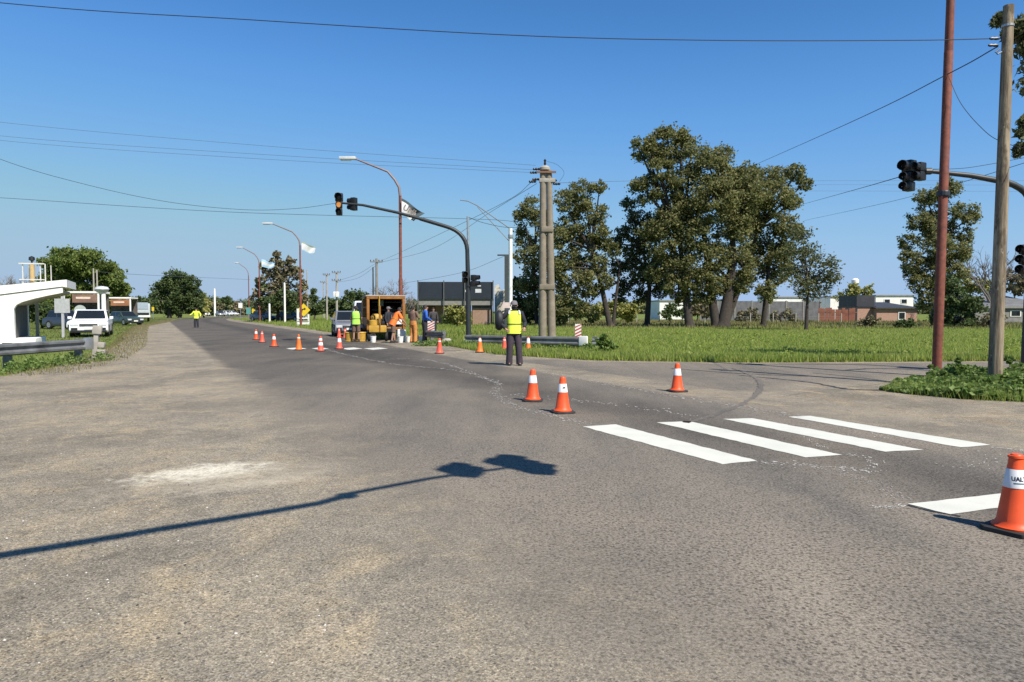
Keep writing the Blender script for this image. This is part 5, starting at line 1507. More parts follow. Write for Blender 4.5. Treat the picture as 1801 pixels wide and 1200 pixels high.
wire('wires running right from the twin concrete pole into the gum crowns', [(980, 322, 40), (1040, 320, 48), (1130, 318, 62)], .018, CABLE2)
wire('curved jumper wire at the head of the twin concrete pole', [(962, 284, 40), (980, 290, 40), (992, 304, 40), (984, 320, 40)], .012)
wire('far wire over the end of the gravel shoulder', [(170, 478, 88), (260, 484, 110), (440, 492, 150)], .035, CABLE2)
wire('thin wire from the top right gum tree down past the wooden pole', [(1786, 70, 14.5), (1795, 108, 14.5), (1806, 140, 14.5)], .007)

# ================================================================== CONES
CONE_O = mat('orange cone plastic', (0.78, 0.085, 0.014), .5, .14, 5, dirt=(0.42, 0.060, 0.022))
CONE_R = mat('faded pink orange cone plastic', (0.74, 0.10, 0.055), .5, .12, 5)
CONE_Y = mat('light orange cone plastic', (0.80, 0.17, 0.02), .5, .10, 5)
CONE_W = mat('white reflective collar', (.72, .71, .70), .5, .06, 6, dirt=(.52, .50, .47))
CONE_B = mat('black rubber base', (.022, .021, .020), .75, .25, 8, dirt=(.06, .055, .05))
def make_cone(label, loc, rz, om, collars=((.305, .43),), h=.53):
    r = thing('traffic_cone', label, 'traffic cone', loc, rz, 'orange traffic cones')
    mb = MB(); mb.slab([(.17 * math.cos(a_) * q, .17 * math.sin(a_) * q) for a_, q in [(math.radians(45 * i + 22.5), 1.22 if False else 1.12) for i in range(8)]], 0.0, .028)
    base = MB(); s_ = .165; c_ = .05
    base.slab([(s_ - c_, -s_), (s_, -s_ + c_), (s_, s_ - c_), (s_ - c_, s_), (-s_ + c_, s_), (-s_, s_ - c_), (-s_, -s_ + c_), (-s_ + c_, -s_)], 0, .03)
    base.build('base', CONE_B, r, bevel=.006)
    def rad(z): return .118 + (.040 - .118) * (z / h)
    mb = MB(); mb.lathe([(.135, .028), (.137, .040), (.124, .048), (rad(.08), .08), (rad(.3), .3), (rad(.45), .45), (.050, .455), (.046, .50), (.040, .505), (.038, h - .008), (.03, h), (.012, h)], 28)
    mb.build('body', om, r, smooth=True)
    for z0, z1 in collars:
        mb = MB(); mb.lathe([(rad(z0) + .0012, z0), (rad(z0) + .003, z0 + .002), (rad(z1) + .003, z1 - .002), (rad(z1) + .0012, z1)], 28, cap=False); mb.build('collar', CONE_W, r, smooth=True)
    return r
near = make_cone('largest orange cone with a printed white collar at the right edge on the stop line', G(1784, 934), .55, CONE_O)
INK = mat('dark blue ink', (.020, .024, .045), .5)
def wrap(z0, th0, r0=.118, h=.53):
    def f(co):
        z = z0 + co.y; rr_ = .118 + (.040 - .118) * (z / h) + .0042
        a_ = th0 + co.x / rr_
        return (rr_ * math.cos(a_), rr_ * math.sin(a_), z)
    return f
text_mesh('lettering', 'UALTE', .040, INK, near, None, wrap(.368, -math.pi / 2 - .55 - .20), .92)
ln = MB(); vs = []; K = 14
for j in range(K + 1):
    a_ = -math.pi / 2 - .75 - .60 + 1.25 * j / K
    for z in (.336, .344):
        rr_ = .118 + (.040 - .118) * (z / .53) + .0042; vs.append((rr_ * math.cos(a_), rr_ * math.sin(a_), z))
ln.add(vs, [(2 * j, 2 * j + 2, 2 * j + 3, 2 * j + 1) for j in range(K)]); ln.build('print_line', mat('teal ink', (.08, .16, .20), .5), near, fix=False)
mb = MB(); mb.lathe([(.052, .505), (.050, .52), (.030, .522)], 20); mb.build('cap_ring', CONE_O, near, smooth=True)
c2 = make_cone('orange cone with white collar, front one of the pair in mid road', G(989.5, 726), .2, CONE_O)
mb = MB(); mb.box((.004, -.0705, .378), (.035, .006, .016)); mb.build('print_mark', INK, c2)
copy_thing(make_cone('orange cone with white collar, rear one of the pair in mid road', G(937, 705.5), -.1, CONE_O), G(1191, 689), .3, 'lone orange cone with white collar between the main road and the side road')
fc = make_cone('plain light orange cone by the footing of the left signal mast', G(844, 620), 0, CONE_Y, ((.40, .50),))
fr_ = make_cone('plain faded cone standing left of the signal mast', G(773, 622), 0, CONE_R, ((.42, .45),))
copy_thing(fr_, G(887, 619), .4, 'faded cone half hidden behind the yellow vest officer')
make_cone('orange cone with a long white top right of the yellow vest officer', G(929, 618.5), 0, CONE_Y, ((.31, .49),))
make_cone('faded cone with white collar at the right end of the far crosswalk row', G(597, 614), 0, CONE_R, ((.27, .42),))
make_cone('broad cone with two white collars on the far crosswalk', G(564, 618), 0, CONE_R, ((.22, .33), (.40, .48)), .56)
make_cone('light orange cone with a pale side on the far crosswalk', G(525.5, 616), 0, CONE_Y, ((.45, .49),), .60)
f2 = make_cone('orange cone with white collar left of the far crosswalk', G(482, 610), 0, CONE_O, ((.31, .43),))
copy_thing(fr_, G(461, 602.5), .2, 'faded plain cone, second from the left of the far row')
copy_thing(f2, G(450.5, 597.5), .1, 'leftmost and farthest cone of the far row')
copy_thing(fr_, G(596.5, 594), .3, 'faded plain cone on the dirt, left one of the two before the silver car')
copy_thing(fr_, G(607, 595), .5, 'faded plain cone on the dirt, right one of the two before the silver car')

# ================================================================== PEOPLE
SKIN = mat('skin', (.36, .20, .135), .55, .08, 8)
HAIR = mat('dark hair', (.018, .013, .010), .7, .2, 10)
NAVY = mat('dark navy cloth', (.020, .022, .032), .85, .2, 10)
TROU = mat('dark plum trousers', (.045, .033, .044), .85, .25, 10)
VESTY = mat('yellow green safety vest', (.72, .86, .07), .7, .06, 6)
VESTG = mat('green safety vest', (.40, .78, .10), .7, .06, 6)
VESTO = mat('orange work shirt', (.88, .17, .02), .7, .08, 6)
KHAKI = mat('brown work jacket', (.16, .10, .075), .85, .25, 8)
ORT = mat('orange work trousers', (.52, .22, .06), .85, .2, 8)
BLUE = mat('blue jacket', (.02, .10, .42), .7, .15, 8)
SHOE = mat('black shoe', (.012, .011, .010), .6)
REFL = mat('silver reflective tape', (.62, .63, .62), .4)
GREYC = mat('grey cap', (.16, .15, .16), .85)

def skin_mesh(name, joints, edges, rads, m, parent, sub=1, extra=None):
    me = bpy.data.meshes.new(name); me.from_pydata([tuple(j) for j in joints], edges, [])
    o = bpy.data.objects.new(name, me); C.objects.link(o)
    o.modifiers.new('s', 'SKIN')
    sv = me.skin_vertices[0].data
    for i, r_ in enumerate(rads):
        sv[i].radius = r_ if hasattr(r_, '__len__') else (r_, r_)
        sv[i].use_root = (i == 0)
    sb = o.modifiers.new('u', 'SUBSURF'); sb.levels = sub
    dg = bpy.context.evaluated_depsgraph_get()
    m2 = bpy.data.meshes.new_from_object(o.evaluated_get(dg))
    bpy.data.objects.remove(o)
    if extra:
        bm = bmesh.new(); bm.from_mesh(m2)
        tmp = bpy.data.meshes.new('t'); tmp.from_pydata(extra.v, [], extra.f); bm.from_mesh(tmp); bm.to_mesh(m2); bm.free(); bpy.data.meshes.remove(tmp)
    m2.polygons.foreach_set('use_smooth', [True] * len(m2.polygons))
    m2.materials.clear(); m2.materials.append(m)
    o = bpy.data.objects.new(name, m2); C.objects.link(o)
    if parent: o.parent = parent
    return o

def person(label, loc, rz, H=1.72, bend=0.0, elb=None, hand=None, feet=((-.12, 0), (.12, 0)), top=NAVY, sleeve='long', vest=None, tr=TROU, shorts=False, cap=None, face=False, vest_len=.80, hood=False):
    r = thing('person', label, 'person', loc, rz)
    s = H / 1.72
    hip = Vector((0, 0, .92))
    Rb = Matrix.Rotation(bend, 3, 'X')
    def up(p): return (hip + Rb @ (Vector(p) - hip)) * s
    sh = [up((-.185, 0, 1.41)), up((.185, 0, 1.41))]
    elb = elb or [(-.27, .02, 1.14), (.27, .02, 1.14)]
    hand = hand or [(-.27, -.08, .88), (.27, -.08, .88)]
    el = [Vector(p) * s for p in elb]; ha = [Vector(p) * s for p in hand]
    ft = [Vector((f[0], f[1], .07)) * s for f in feet]
    hp = [Vector((-.095, 0, .90)) * s, Vector((.095, 0, .90)) * s]
    kn = [(hp[i].lerp(ft[i], .5) + Vector((0, -.03, 0))) for i in (0, 1)]
    J = [hip * s, up((0, 0, 1.12)), up((0, 0, 1.34)), up((0, -.005, 1.49)), up((0, -.02, 1.57)), up((0, -.012, 1.66))]
    E = [(0, 1), (1, 2), (2, 3), (3, 4), (4, 5)]
    Rr = [(.14, .10), (.125, .095), (.15, .10), (.055, .055), (.078, .095), (.068, .085)]
    ex = MB()
    for i in (0, 1):
        b0 = len(J)
        J += [sh[i], el[i], ha[i]]; E += [(2, b0), (b0, b0 + 1), (b0 + 1, b0 + 2)]; Rr += [.062, .042, .030]
        b1 = len(J)
        J += [hp[i], kn[i], ft[i], ft[i] + Vector((0, -.13, -.035)) * s]; E += [(0, b1), (b1, b1 + 1), (b1 + 1, b1 + 2), (b1 + 2, b1 + 3)]; Rr += [.085, .058, .042, .035]
        d = (ha[i] - el[i]).normalized()
        sd = d.cross(Vector((0, 1, 0.2))).normalized(); nr_ = sd.cross(d)
        ex.tube([ha[i] - d * .01, ha[i] + d * .05 * s, ha[i] + d * .09 * s], [.026 * s, .036 * s, .030 * s], 8, flat=.6)
        for q, (off, ln_) in enumerate(((-.027, .070), (-.009, .082), (.009, .078), (.027, .060))):
            p0_ = ha[i] + d * .085 * s + sd * off * s
            ex.tube([p0_, p0_ + d * ln_ * .55 * s, p0_ + (d * .9 + nr_ * .35) * ln_ * s], [.0092 * s, .0085 * s, .006 * s], 5)
        p0_ = ha[i] + d * .03 * s + sd * (-.034 if i else .034) * s
        ex.tube([p0_, p0_ + (d * .6 + sd * (-.5 if i else .5)) * .045 * s, p0_ + (d * .95 + sd * (-.45 if i else .45)) * .075 * s], [.012 * s, .010 * s, .007 * s], 5)
    hc = J[5]
    nose = up((0, -.115, 1.60))
    ex.tube([up((0, -.085, 1.625)), nose, up((0, -.09, 1.585))], [.010 * s, .016 * s, .012 * s], 6)
    for sx_ in (-1, 1): ex.tube([up((sx_ * .078, .0, 1.58)), up((sx_ * .092, .008, 1.61)), up((sx_ * .084, .0, 1.635))], [.010 * s, .016 * s, .008 * s], 6)
    skin_mesh('body', J, E, [(a * s, b * s) if hasattr(q, '__len__') else q * s for q in Rr for a, b in [q if hasattr(q, '__len__') else (q, q)]], SKIN, r, 1, ex)
    # trousers or shorts
    mb = MB()
    mb.rings([(up((0, 0, 1.02)), .165 * s, .125 * s, Rb), (hip * s, .172 * s, .125 * s, Matrix.Identity(3)), (Vector((0, 0, .82)) * s, .175 * s, .12 * s, Matrix.Identity(3))])
    for i in (0, 1):
        a_ = hp[i] + Vector((0, 0, -.02)); k2 = kn[i]; f2_ = ft[i] + Vector((0, 0, .0))
        if shorts: mb.tube([a_, a_.lerp(k2, .5), k2 + Vector((0, 0, .02))], [.10 * s, .098 * s, .092 * s], 12)
        else: mb.tube([a_, a_.lerp(k2, .5), k2, k2.lerp(f2_, .6), f2_ + Vector((0, 0, -.03))], [.108 * s, .104 * s, .092 * s, .088 * s, .092 * s], 12)
    mb.build('shorts' if shorts else 'trousers', tr, r, smooth=True)
    for i in (0, 1):
        f = ft[i]; mb = MB()
        mb.rings([(f + Vector((0, -.035, -.07 * s)), .050 * s, .135 * s, Matrix.Identity(3)), (f + Vector((0, -.035, -.045 * s)), .052 * s, .135 * s, Matrix.Identity(3)), (f + Vector((0, -.02, -.005)), .046 * s, .095 * s, Matrix.Identity(3)), (f + Vector((0, .01, .05 * s)), .046 * s, .052 * s, Matrix.Identity(3))], 12)
        mb.build('shoe', SHOE, r, smooth=True)
    # torso garment with sleeves
    mb = MB()
    tz = [(.93, .168, .118), (1.05, .162, .114), (1.2, .172, .118), (1.33, .190, .120), (1.41, .180, .105), (1.46, .11, .085), (1.49, .066, .066)]
    mb.rings([(up((0, 0, z)), a * s, b * s, Rb) for z, a, b in tz])
    for i in (0, 1):
        end = ha[i] - (ha[i] - el[i]).normalized() * .01 if sleeve == 'long' else sh[i].lerp(el[i], .75)
        pts = [sh[i] + (J[2] - sh[i]) * .25, sh[i], sh[i].lerp(el[i], .5), el[i], end] if sleeve == 'long' else [sh[i] + (J[2] - sh[i]) * .25, sh[i], end]
        mb.tube(pts, [.075 * s, .078 * s, .068 * s, .060 * s, .046 * s] if sleeve == 'long' else [.075 * s, .078 * s, .072 * s], 10)
    mb.build('jacket' if sleeve == 'long' else 'shirt', top, r, smooth=True)
    if vest:
        mb = MB(); z0 = vest_len
        mb.rings([(up((0, 0, z0)), .205 * s, .155 * s, Rb), (up((0, 0, 1.0)), .192 * s, .146 * s, Rb), (up((0, 0, 1.1)), .182 * s, .138 * s, Rb), (up((0, 0, 1.25)), .190 * s, .138 * s, Rb), (up((0, 0, 1.37)), .188 * s, .130 * s, Rb), (up((0, 0, 1.44)), .165 * s, .105 * s, Rb), (up((0, 0, 1.465)), .10 * s, .085 * s, Rb)], 18)
        v = mb.build('vest', vest, r, smooth=True)
        if face is not None:
            mb = MB(); mb.rings([(up((0, 0, 1.085)), .1835 * s, .140 * s, Rb), (up((0, 0, 1.09)), .187 * s, .143 * s, Rb), (up((0, 0, 1.125)), .186 * s, .143 * s, Rb), (up((0, 0, 1.13)), .183 * s, .140 * s, Rb)], 18)
            mb.build('belt', mat('olive belt', (.16, .18, .03), .7), v, smooth=True)
    if cap:
        mb = MB(); mb.rings([(up((0, -.005, 1.63)), .096 * s, .115 * s, Rb), (up((0, -.005, 1.68)), .094 * s, .110 * s, Rb), (up((0, 0, 1.73)), .066 * s, .08 * s, Rb), (up((0, 0, 1.745)), .02 * s, .025 * s, Rb)], 14)
        c_ = mb.build('cap', cap, r, smooth=True)
        mb = MB(); mb.rings([(up((0, -.135, 1.632)), .075 * s, .065 * s, Rb), (up((0, -.13, 1.645)), .07 * s, .06 * s, Rb)], 12); mb.build('peak', cap, c_, smooth=True)
    else:
        mb = MB(); mb.rings([(up((0, .03, 1.58)), .088 * s, .085 * s, Rb), (up((0, .018, 1.65)), .092 * s, .102 * s, Rb), (up((0, .01, 1.705)), .072 * s, .085 * s, Rb), (up((0, .005, 1.735)), .03 * s, .035 * s, Rb)], 14); mb.build('hair', HAIR, r, smooth=True)
    if face:
        for sx_ in (-.032, .032):
            mb = MB(); mb.lathe([(.004, -.006), (.011, 0), (.004, .006)], 8, up((sx_, -.094, 1.617)), axis='Y'); mb.build('eye', HAIR, r)
        mb = MB(); mb.rings([(up((0, -.05, 1.495)), .055 * s, .055 * s, Rb), (up((0, -.045, 1.53)), .075 * s, .068 * s, Rb), (up((0, -.04, 1.575)), .080 * s, .072 * s, Rb)], 12); mb.build('face_mask', BLACK, r, smooth=True)
    return r
off = person('person in yellow green vest and dark trousers standing in the road with hands on hips', G(904, 643), .10, 1.76,
             elb=[(-.40, .05, 1.17), (.30, .05, 1.14)], hand=[(-.24, -.14, 1.00), (.27, -.10, 1.02)], feet=((-.13, .02), (.15, -.02)), top=NAVY, vest=VESTY, tr=TROU, cap=GREYC, face=True, vest_len=.86)
for sx_ in (-1, 1):
    mb = MB(); mb.tube([(sx_ * .130, -.03, 1.515), (sx_ * .135, -.105, 1.50), (sx_ * .148, -.145, 1.42)], .022, 6, flat=.3); mb.build('reflective_strip', REFL, off, smooth=True)
bg = thing('shoulder_bag', 'black round shoulder bag hanging at the arm of the yellow vest officer', 'bag', G(904, 643) + Vector((-.40, .06, 0)))
mb = MB(); mb.lathe([(.03, -.12), (.17, -.10), (.215, -.03), (.215, .03), (.17, .10), (.03, .12)], 18, (-.01, 0, 1.24), axis='X', sy=1.3, sx=1.0); mb.build('bag_body', mat('black nylon', (.012, .014, .018), .6, .3, 9), bg, smooth=True)
mb = MB(); mb.tube([(0, .03, 1.38), (.04, .03, 1.46), (.14, .03, 1.50), (.22, .03, 1.49)], .018, 6); mb.build('strap', BLACK, bg, smooth=True)
person('far person in a yellow safety vest standing on the left edge of the road', G(345.5, 576.5), .2, 1.74, elb=[(-.36, 0, 1.2), (.36, 0, 1.2)], hand=[(-.52, -.06, 1.12), (.40, -.2, 1.0)], top=VESTY, vest=VESTY, tr=NAVY, vest_len=.82)
def at(px_, y): return Vector((X(px_, y), y, 0))
person('worker in a bright green vest and shorts seen from behind', at(626, 34.5), math.pi + .1, 1.74, elb=[(-.26, -.02, 1.15), (.26, -.02, 1.15)], hand=[(-.24, -.2, .95), (.24, -.2, .95)], top=NAVY, sleeve='short', vest=VESTG, tr=KHAKI, shorts=True, vest_len=.84)
person('worker in an orange shirt bending over beside the orange truck', at(691, 33.2), math.pi / 2 + .5, 1.74, bend=.5, elb=[(-.28, -.38, 1.05), (.28, -.38, 1.05)], hand=[(-.2, -.58, .85), (.2, -.58, .85)], feet=((-.13, .12), (.13, -.12)), top=VESTO, sleeve='short', vest=VESTO, tr=KHAKI, shorts=True, vest_len=.80)
person('worker in a brown jacket and orange trousers right of the truck', at(726.5, 33.8), 2.6, 1.74, elb=[(-.29, -.05, 1.17), (.29, -.05, 1.17)], hand=[(-.14, -.27, 1.12), (.14, -.27, 1.12)], top=KHAKI, tr=ORT)
person('worker in a blue hooded jacket and black trousers', at(746.5, 33.6), 1.9, 1.78, bend=.08, elb=[(-.27, -.04, 1.16), (.27, -.04, 1.16)], hand=[(-.2, -.26, 1.02), (.2, -.26, 1.02)], top=BLUE, tr=NAVY)
person('bystander in dark clothes standing behind the blue jacket worker', at(762, 44), .4, 1.7, top=mat('dark grey cloth', (.05, .045, .05), .85), tr=NAVY)
person('bystander in a dark top inside the rear of the orange truck', at(683, 36.6), 1.2, 1.70, top=NAVY, tr=NAVY, cap=GREYC)

# ================================================================== VEHICLES
def wheel(parent, c, r=.36, w=.24):
    t_ = MB(); t_.lathe([(r * .62, -w / 2), (r * .94, -w / 2), (r, -w * .3), (r, w * .3), (r * .94, w / 2), (r * .62, w / 2)], 22, c, axis='X', cap=False); wh = t_.build('wheel', RUBBER, parent, smooth=True)
    m_ = MB(); m_.lathe([(.02, -w * .42), (r * .3, -w * .40), (r * .62, -w * .47), (r * .64, 0), (r * .62, w * .47), (r * .3, w * .40), (.02, w * .42)], 18, c, axis='X'); m_.build('rim', STEEL, wh, smooth=True)
    return wh
def vehicle(name, label, loc, rz, L, Wd, H, paint, belt=.92, clear=.24, cab=(.26, .78), hood=.78, bed=False, nose_d=.05, group=None, cat='car', van=False, tail=None):
    """body along +y (front at -L/2): lower shell, cabin, glass, wheels and lights"""
    r = thing(name, label, cat, loc, rz, group)
    prof = [(-L / 2, clear + .10), (-L / 2, belt * .62), (-L / 2 + .08, hood - .04), (-L / 2 + .20, hood), (-L / 2 + L * cab[0], belt), (L / 2 - .10, belt + .02), (L / 2, belt - .12), (L / 2, clear + .14), (L / 2 - .12, clear), (-L / 2 + .14, clear)]
    M_ = Matrix.Rotation(math.pi / 2, 4, 'Z')
    mb = MB(); n = len(prof)
    vs = [(-Wd / 2 * (.97 if z > belt * .8 else 1), y, z) for y, z in prof] + [(Wd / 2 * (.97 if z > belt * .8 else 1), y, z) for y, z in prof]
    mb.add(vs, [tuple(range(n)), tuple(range(2 * n - 1, n - 1, -1))] + [(i, n + i, n + (i + 1) % n, (i + 1) % n) for i in range(n)])
    mb.build('body', paint, r, bevel=.11)
    y0 = -L / 2 + L * cab[0]; y1 = -L / 2 + L * cab[1]
    rw = Wd * .40; bw = Wd * .475
    slope0 = .62 if not van else .35; slope1 = .28 if not bed else .12
    mb = MB()
    cv = [(-bw, y0, belt - .02), (bw, y0, belt - .02), (bw, y1, belt - .02), (-bw, y1, belt - .02), (-rw, y0 + slope0, H), (rw, y0 + slope0, H), (rw, y1 - slope1, H), (-rw, y1 - slope1, H)]
    mb.add(cv, [(3, 2, 1, 0), (4, 5, 6, 7), (0, 1, 5, 4), (1, 2, 6, 5), (2, 3, 7, 6), (3, 0, 4, 7)])
    mb.build('cabin', paint, r, bevel=.08)
    V_ = [Vector(v) for v in cv]
    def pane(nm, a, b, c, d, lo, hi, inl, inr):
        # quad inset into face a,b (bottom) d,c (top), pushed out 6 mm
        nrm = (b - a).cross(d - a).normalized()
        ctr = sum((v for v in V_), Vector()) / 8
        if nrm.dot(((a + b + c + d) / 4) - ctr) < 0: nrm = -nrm
        def pt(u, v): return (a.lerp(b, u)).lerp(d.lerp(c, u), v) + nrm * .008
        m_ = MB(); q = [pt(inl, lo), pt(1 - inr, lo), pt(1 - inr, hi), pt(inl, hi)]
        q2 = [p - nrm * .03 for p in q]
        m_.add(q + q2, [(0, 1, 2, 3), (4, 5, 6, 7), (0, 1, 5, 4), (1, 2, 6, 5), (2, 3, 7, 6), (3, 0, 4, 7)])
        return m_.build(nm, GLASS, r)
    pane('windscreen', V_[0], V_[1], V_[5], V_[4], .10, .90, .07, .07)
    pane('rear_window', V_[2], V_[3], V_[7], V_[6], .15, .85, .10, .10)
    for a, b, c, d in ((3, 0, 4, 7), (1, 2, 6, 5)):
        pane('side_window', V_[a], V_[b], V_[c], V_[d], .14, .86, .06, .53)
        pane('side_window', V_[a], V_[b], V_[c], V_[d], .14, .86, .53, .08)
    for sx_ in (-1, 1):
        wheel(r, (sx_ * (Wd / 2 - .10), -L / 2 + L * .18, .36)); wheel(r, (sx_ * (Wd / 2 - .10), L / 2 - L * .20, .36))
        mb = MB(); mb.box((sx_ * Wd * .36, -L / 2 + .03, hood - .20), (Wd * .20, .10, .15)); mb.build('headlight', mat('headlight glass', (.55, .57, .60), .1), r, bevel=.02)
        mb = MB(); mb.box((sx_ * Wd * .40, L / 2 - .02, belt - .22), (.16, .08, .30)); mb.build('tail_light', mat('tail light', (.35, .02, .015), .25), r, bevel=.015)
        mb = MB(); mb.box((sx_ * (Wd / 2 + .09), y0 + .35, belt + .10), (.20, .12, .16)); mb.build('wing_mirror', paint, r, bevel=.03)
        mb = MB(); mb.box((sx_ * Wd * .36, -L / 2 - .005, clear + .22), (Wd * .16, .06, .12)); mb.build('fog_light', BLACK, r)
    mb = MB(); mb.box((0, -L / 2 - .002, hood - .22), (Wd * .46, .06, .13)); mb.build('grille', BLACK, r)
    mb = MB(); mb.box((0, -L / 2 - .012, clear + .24), (.42, .04, .12)); mb.build('number_plate', WHITE, r)
    mb = MB(); mb.box((0, -L / 2 + .02, clear + .07), (Wd * .92, .10, .14)); mb.build('lower_grille', BLACK, r, bevel=.02)
    for dz in (-.035, .035):
        mb = MB(); mb.box((0, -L / 2 - .036, hood - .22 + dz), (Wd * .44, .02, .014)); mb.build('grille_bar', STEEL, r)
    if bed:
        mb = MB(); mb.box((0, (y1 + L / 2) / 2 + .02, belt + .03), (Wd * .86, (L / 2 - y1) * .86, .012)); mb.build('bed_liner', BLACK, r)
    return r
def car_paint(name, c):
    t = NT(name); t.base(c); t.rough(.35); t.b.inputs['Coat Weight'].default_value = .6; t.b.inputs['Coat Roughness'].default_value = .06
    return t.m
P_WHITE = car_paint('white car paint', (.74, .75, .76)); P_SILVER = car_paint('silver car paint', (.15, .16, .18)); P_DARK = car_paint('dark blue car paint', (.03, .035, .05)); P_RED = car_paint('dark red car paint', (.18, .02, .02))
vehicle('pickup_truck', 'white double cab pickup parked facing the camera on the left verge', (X(155, 41.5) - .55, 42.8, 0), ROT * 1.0, 5.2, 1.95, 1.58, P_WHITE, 1.0, .26, (.24, .64), .92, True, cat='pickup')
vehicle('silver_car', 'silver hatchback parked left of the road marking truck', (X(597, 41), 43, 0), .30, 4.0, 1.72, 1.50, P_SILVER, .92, .22, (.24, .92), .80)
vehicle('white_van', 'white van behind the green vest worker', (X(626, 45), 48, 0), .25, 4.9, 1.9, 2.15, P_WHITE, 1.15, .25, (.10, .97), 1.0, van=True, cat='van')
for px_, y, pt_, lab, nm in ((387, 196, P_SILVER, 'grey car on the road at the far bend', 'silver_car'), (398, 214, P_WHITE, 'white car, middle one of the row at the far bend', 'white_car'), (408, 222, P_WHITE, 'white car, right one of the row at the far bend', 'white_car'), (361, 200, P_WHITE, 'white car parked beside the far person', 'white_car')):
    vehicle(nm, lab, (X(px_, y), y, 0), .6 if px_ < 390 else 1.2, 4.2, 1.75, 1.5, pt_, .92, .22, (.26, .86), .80)
vehicle('dark_car', 'dark car parked under the dark reddish tree', (X(462, 104), 104, 0), .9, 4.2, 1.75, 1.5, P_DARK, .92, .22, (.26, .86), .80)
vehicle('dark_car', 'dark car parked behind the taller white post', (X(512, 102), 102, 0), 1.2, 4.2, 1.75, 1.6, P_DARK, .92, .22, (.26, .86), .80)
vehicle('dark_car', 'dark parked vehicle between the shelter and the grey sign', (X(108, 58), 59, 0), 1.2, 4.2, 1.75, 1.55, P_DARK, .92, .22, (.26, .9), .80)
vehicle('white_car', 'white car parked left of the pickup behind the grey sign', (X(125, 50), 52, 0), .3, 4.2, 1.75, 1.4, P_WHITE, .9, .22, (.26, .86), .78)
vehicle('dark_car', 'dark green car parked right of the pickup by the kiosk', (X(210, 74), 75, 0), 1.0, 4.2, 1.75, 1.45, car_paint('dark green car paint', (.03, .05, .035)), .92, .22, (.26, .86), .80)
# pale bus like trailer far left
tb = thing('bus', 'pale grey bus parked beyond the kiosks', 'bus', (X(243, 100), 100, 0), ROT * 1.02)
mb = MB(); mb.box((0, 0, 1.55), (3.0, 7, 1.95)); mb.build('body', mat('pale bus paint', (.42, .46, .49), .4), tb, bevel=.12)
mb = MB(); mb.box((0, -3.53, 2.2), (2.5, .05, .9)); mb.build('windscreen', mat('pale sky glass', (.30, .36, .42), .1), tb)
mb = MB(); mb.box((0, -3.54, 1.1), (2.7, .06, .3)); mb.build('grille', BLACK, tb)
mb = MB(); mb.box((0, -3.56, .75), (3.0, .1, .25)); mb.build('bumper', WHITE, tb, bevel=.03)
for sx_ in (-1.25, 1.25): wheel(tb, (sx_, -2.2, .48), .48, .3); wheel(tb, (sx_, 2.2, .48), .48, .3)

# road marking truck seen from behind, open rear with machinery
ORANGE = mat('orange machine paint', (.30, .12, .018), .6, .3, 4, dirt=(.13, .06, .025))
YELLOW = mat('yellow machine paint', (.46, .27, .035), .55, .2, 4, dirt=(.30, .18, .05))
INSIDE = mat('shaded interior', (.025, .022, .020), .8, .3, 3)  # shade inside the truck box, put into one near-black colour
tk = thing('road_marking_truck', 'orange road marking truck with its open rear full of machinery', 'truck', (X(679, 36.5), 36.5, 0), .25)
w = 67 * 36.5 / FPX; h1 = Zh(521, 36.5); L = 4.6
for sx_ in (-1, 1):
    mb = MB(); mb.box((sx_ * (w / 2 - .07), 0, (h1 + .55) / 2), (.14, .14, h1 - .55)); mb.build('rear_post', ORANGE, tk, bevel=.02)
    mb = MB(); mb.box((sx_ * (w / 2 - .03), L / 2 + .08, .95), (.05, L, .42)); mb.build('side_panel', ORANGE, tk)
    mb = MB(); mb.box((sx_ * (w / 2 - .12), L / 2 + .3, (h1 + .8) / 2), (.04, L - .6, h1 - .9)); mb.build('shade_panel', INSIDE, tk)  # added dark lining that paints the shade inside the truck
    for yy in (1.5, 3.0, L - .05):
        mb = MB(); mb.box((sx_ * (w / 2 - .05), yy, (h1 + 1.0) / 2), (.07, .08, h1 - 1.1)); mb.build('side_post', ORANGE, tk)
    mb = MB(); mb.box((sx_ * (w / 2 - .05), L / 2, 1.7), (.05, L - .2, .06)); mb.build('side_rail', ORANGE, tk)
    for yy in (.9, L + .9):
        wheel(tk, (sx_ * (w / 2 - .22), yy, .42), .42, .30)
mb = MB(); mb.box((0, 0, h1 - .07), (w, .16, .16)); mb.build('rear_beam', ORANGE, tk, bevel=.02)
mb = MB(); mb.box((0, L / 2, h1 + .02), (w + .08, L + .2, .06)); mb.build('roof', mat('pale roof sheet', (.42, .33, .26), .6), tk)
mb = MB(); mb.box((0, L / 2, .68), (w, L, .14)); mb.build('deck', INSIDE, tk)
mb = MB(); mb.box((0, L - .05, (h1 + .7) / 2), (w - .1, .06, h1 - .8)); mb.build('bulkhead', INSIDE, tk)
mb = MB(); mb.box((0, L + 1.0, 1.25), (w, 1.8, 1.7)); mb.build('driver_cab', ORANGE, tk, bevel=.08)
mb = MB(); mb.box((0, L / 2 + .3, .52), (.8, L + 1.6, .16)); mb.build('chassis', BLACK, tk)
for x, y, z, sx_, sy_, sz, m in ((-.45, .55, 1.05, .62, .7, .55, YELLOW), (.35, 1.5, 1.25, .7, .8, 1.0, mat('tarnished tank', (.06, .05, .045), .5)), (-.35, 2.2, 1.35, .8, .8, 1.1, INSIDE)):
    mb = MB(); mb.lathe([(.05, -sz / 2), (sx_ / 2 * .8, -sz / 2 + .02), (sx_ / 2, -sz / 2 + .12), (sx_ / 2, sz / 2 - .12), (sx_ / 2 * .7, sz / 2), (.05, sz / 2 + .03)], 16, (x, y, z)); mb.build('paint_tank', m, tk, smooth=True)
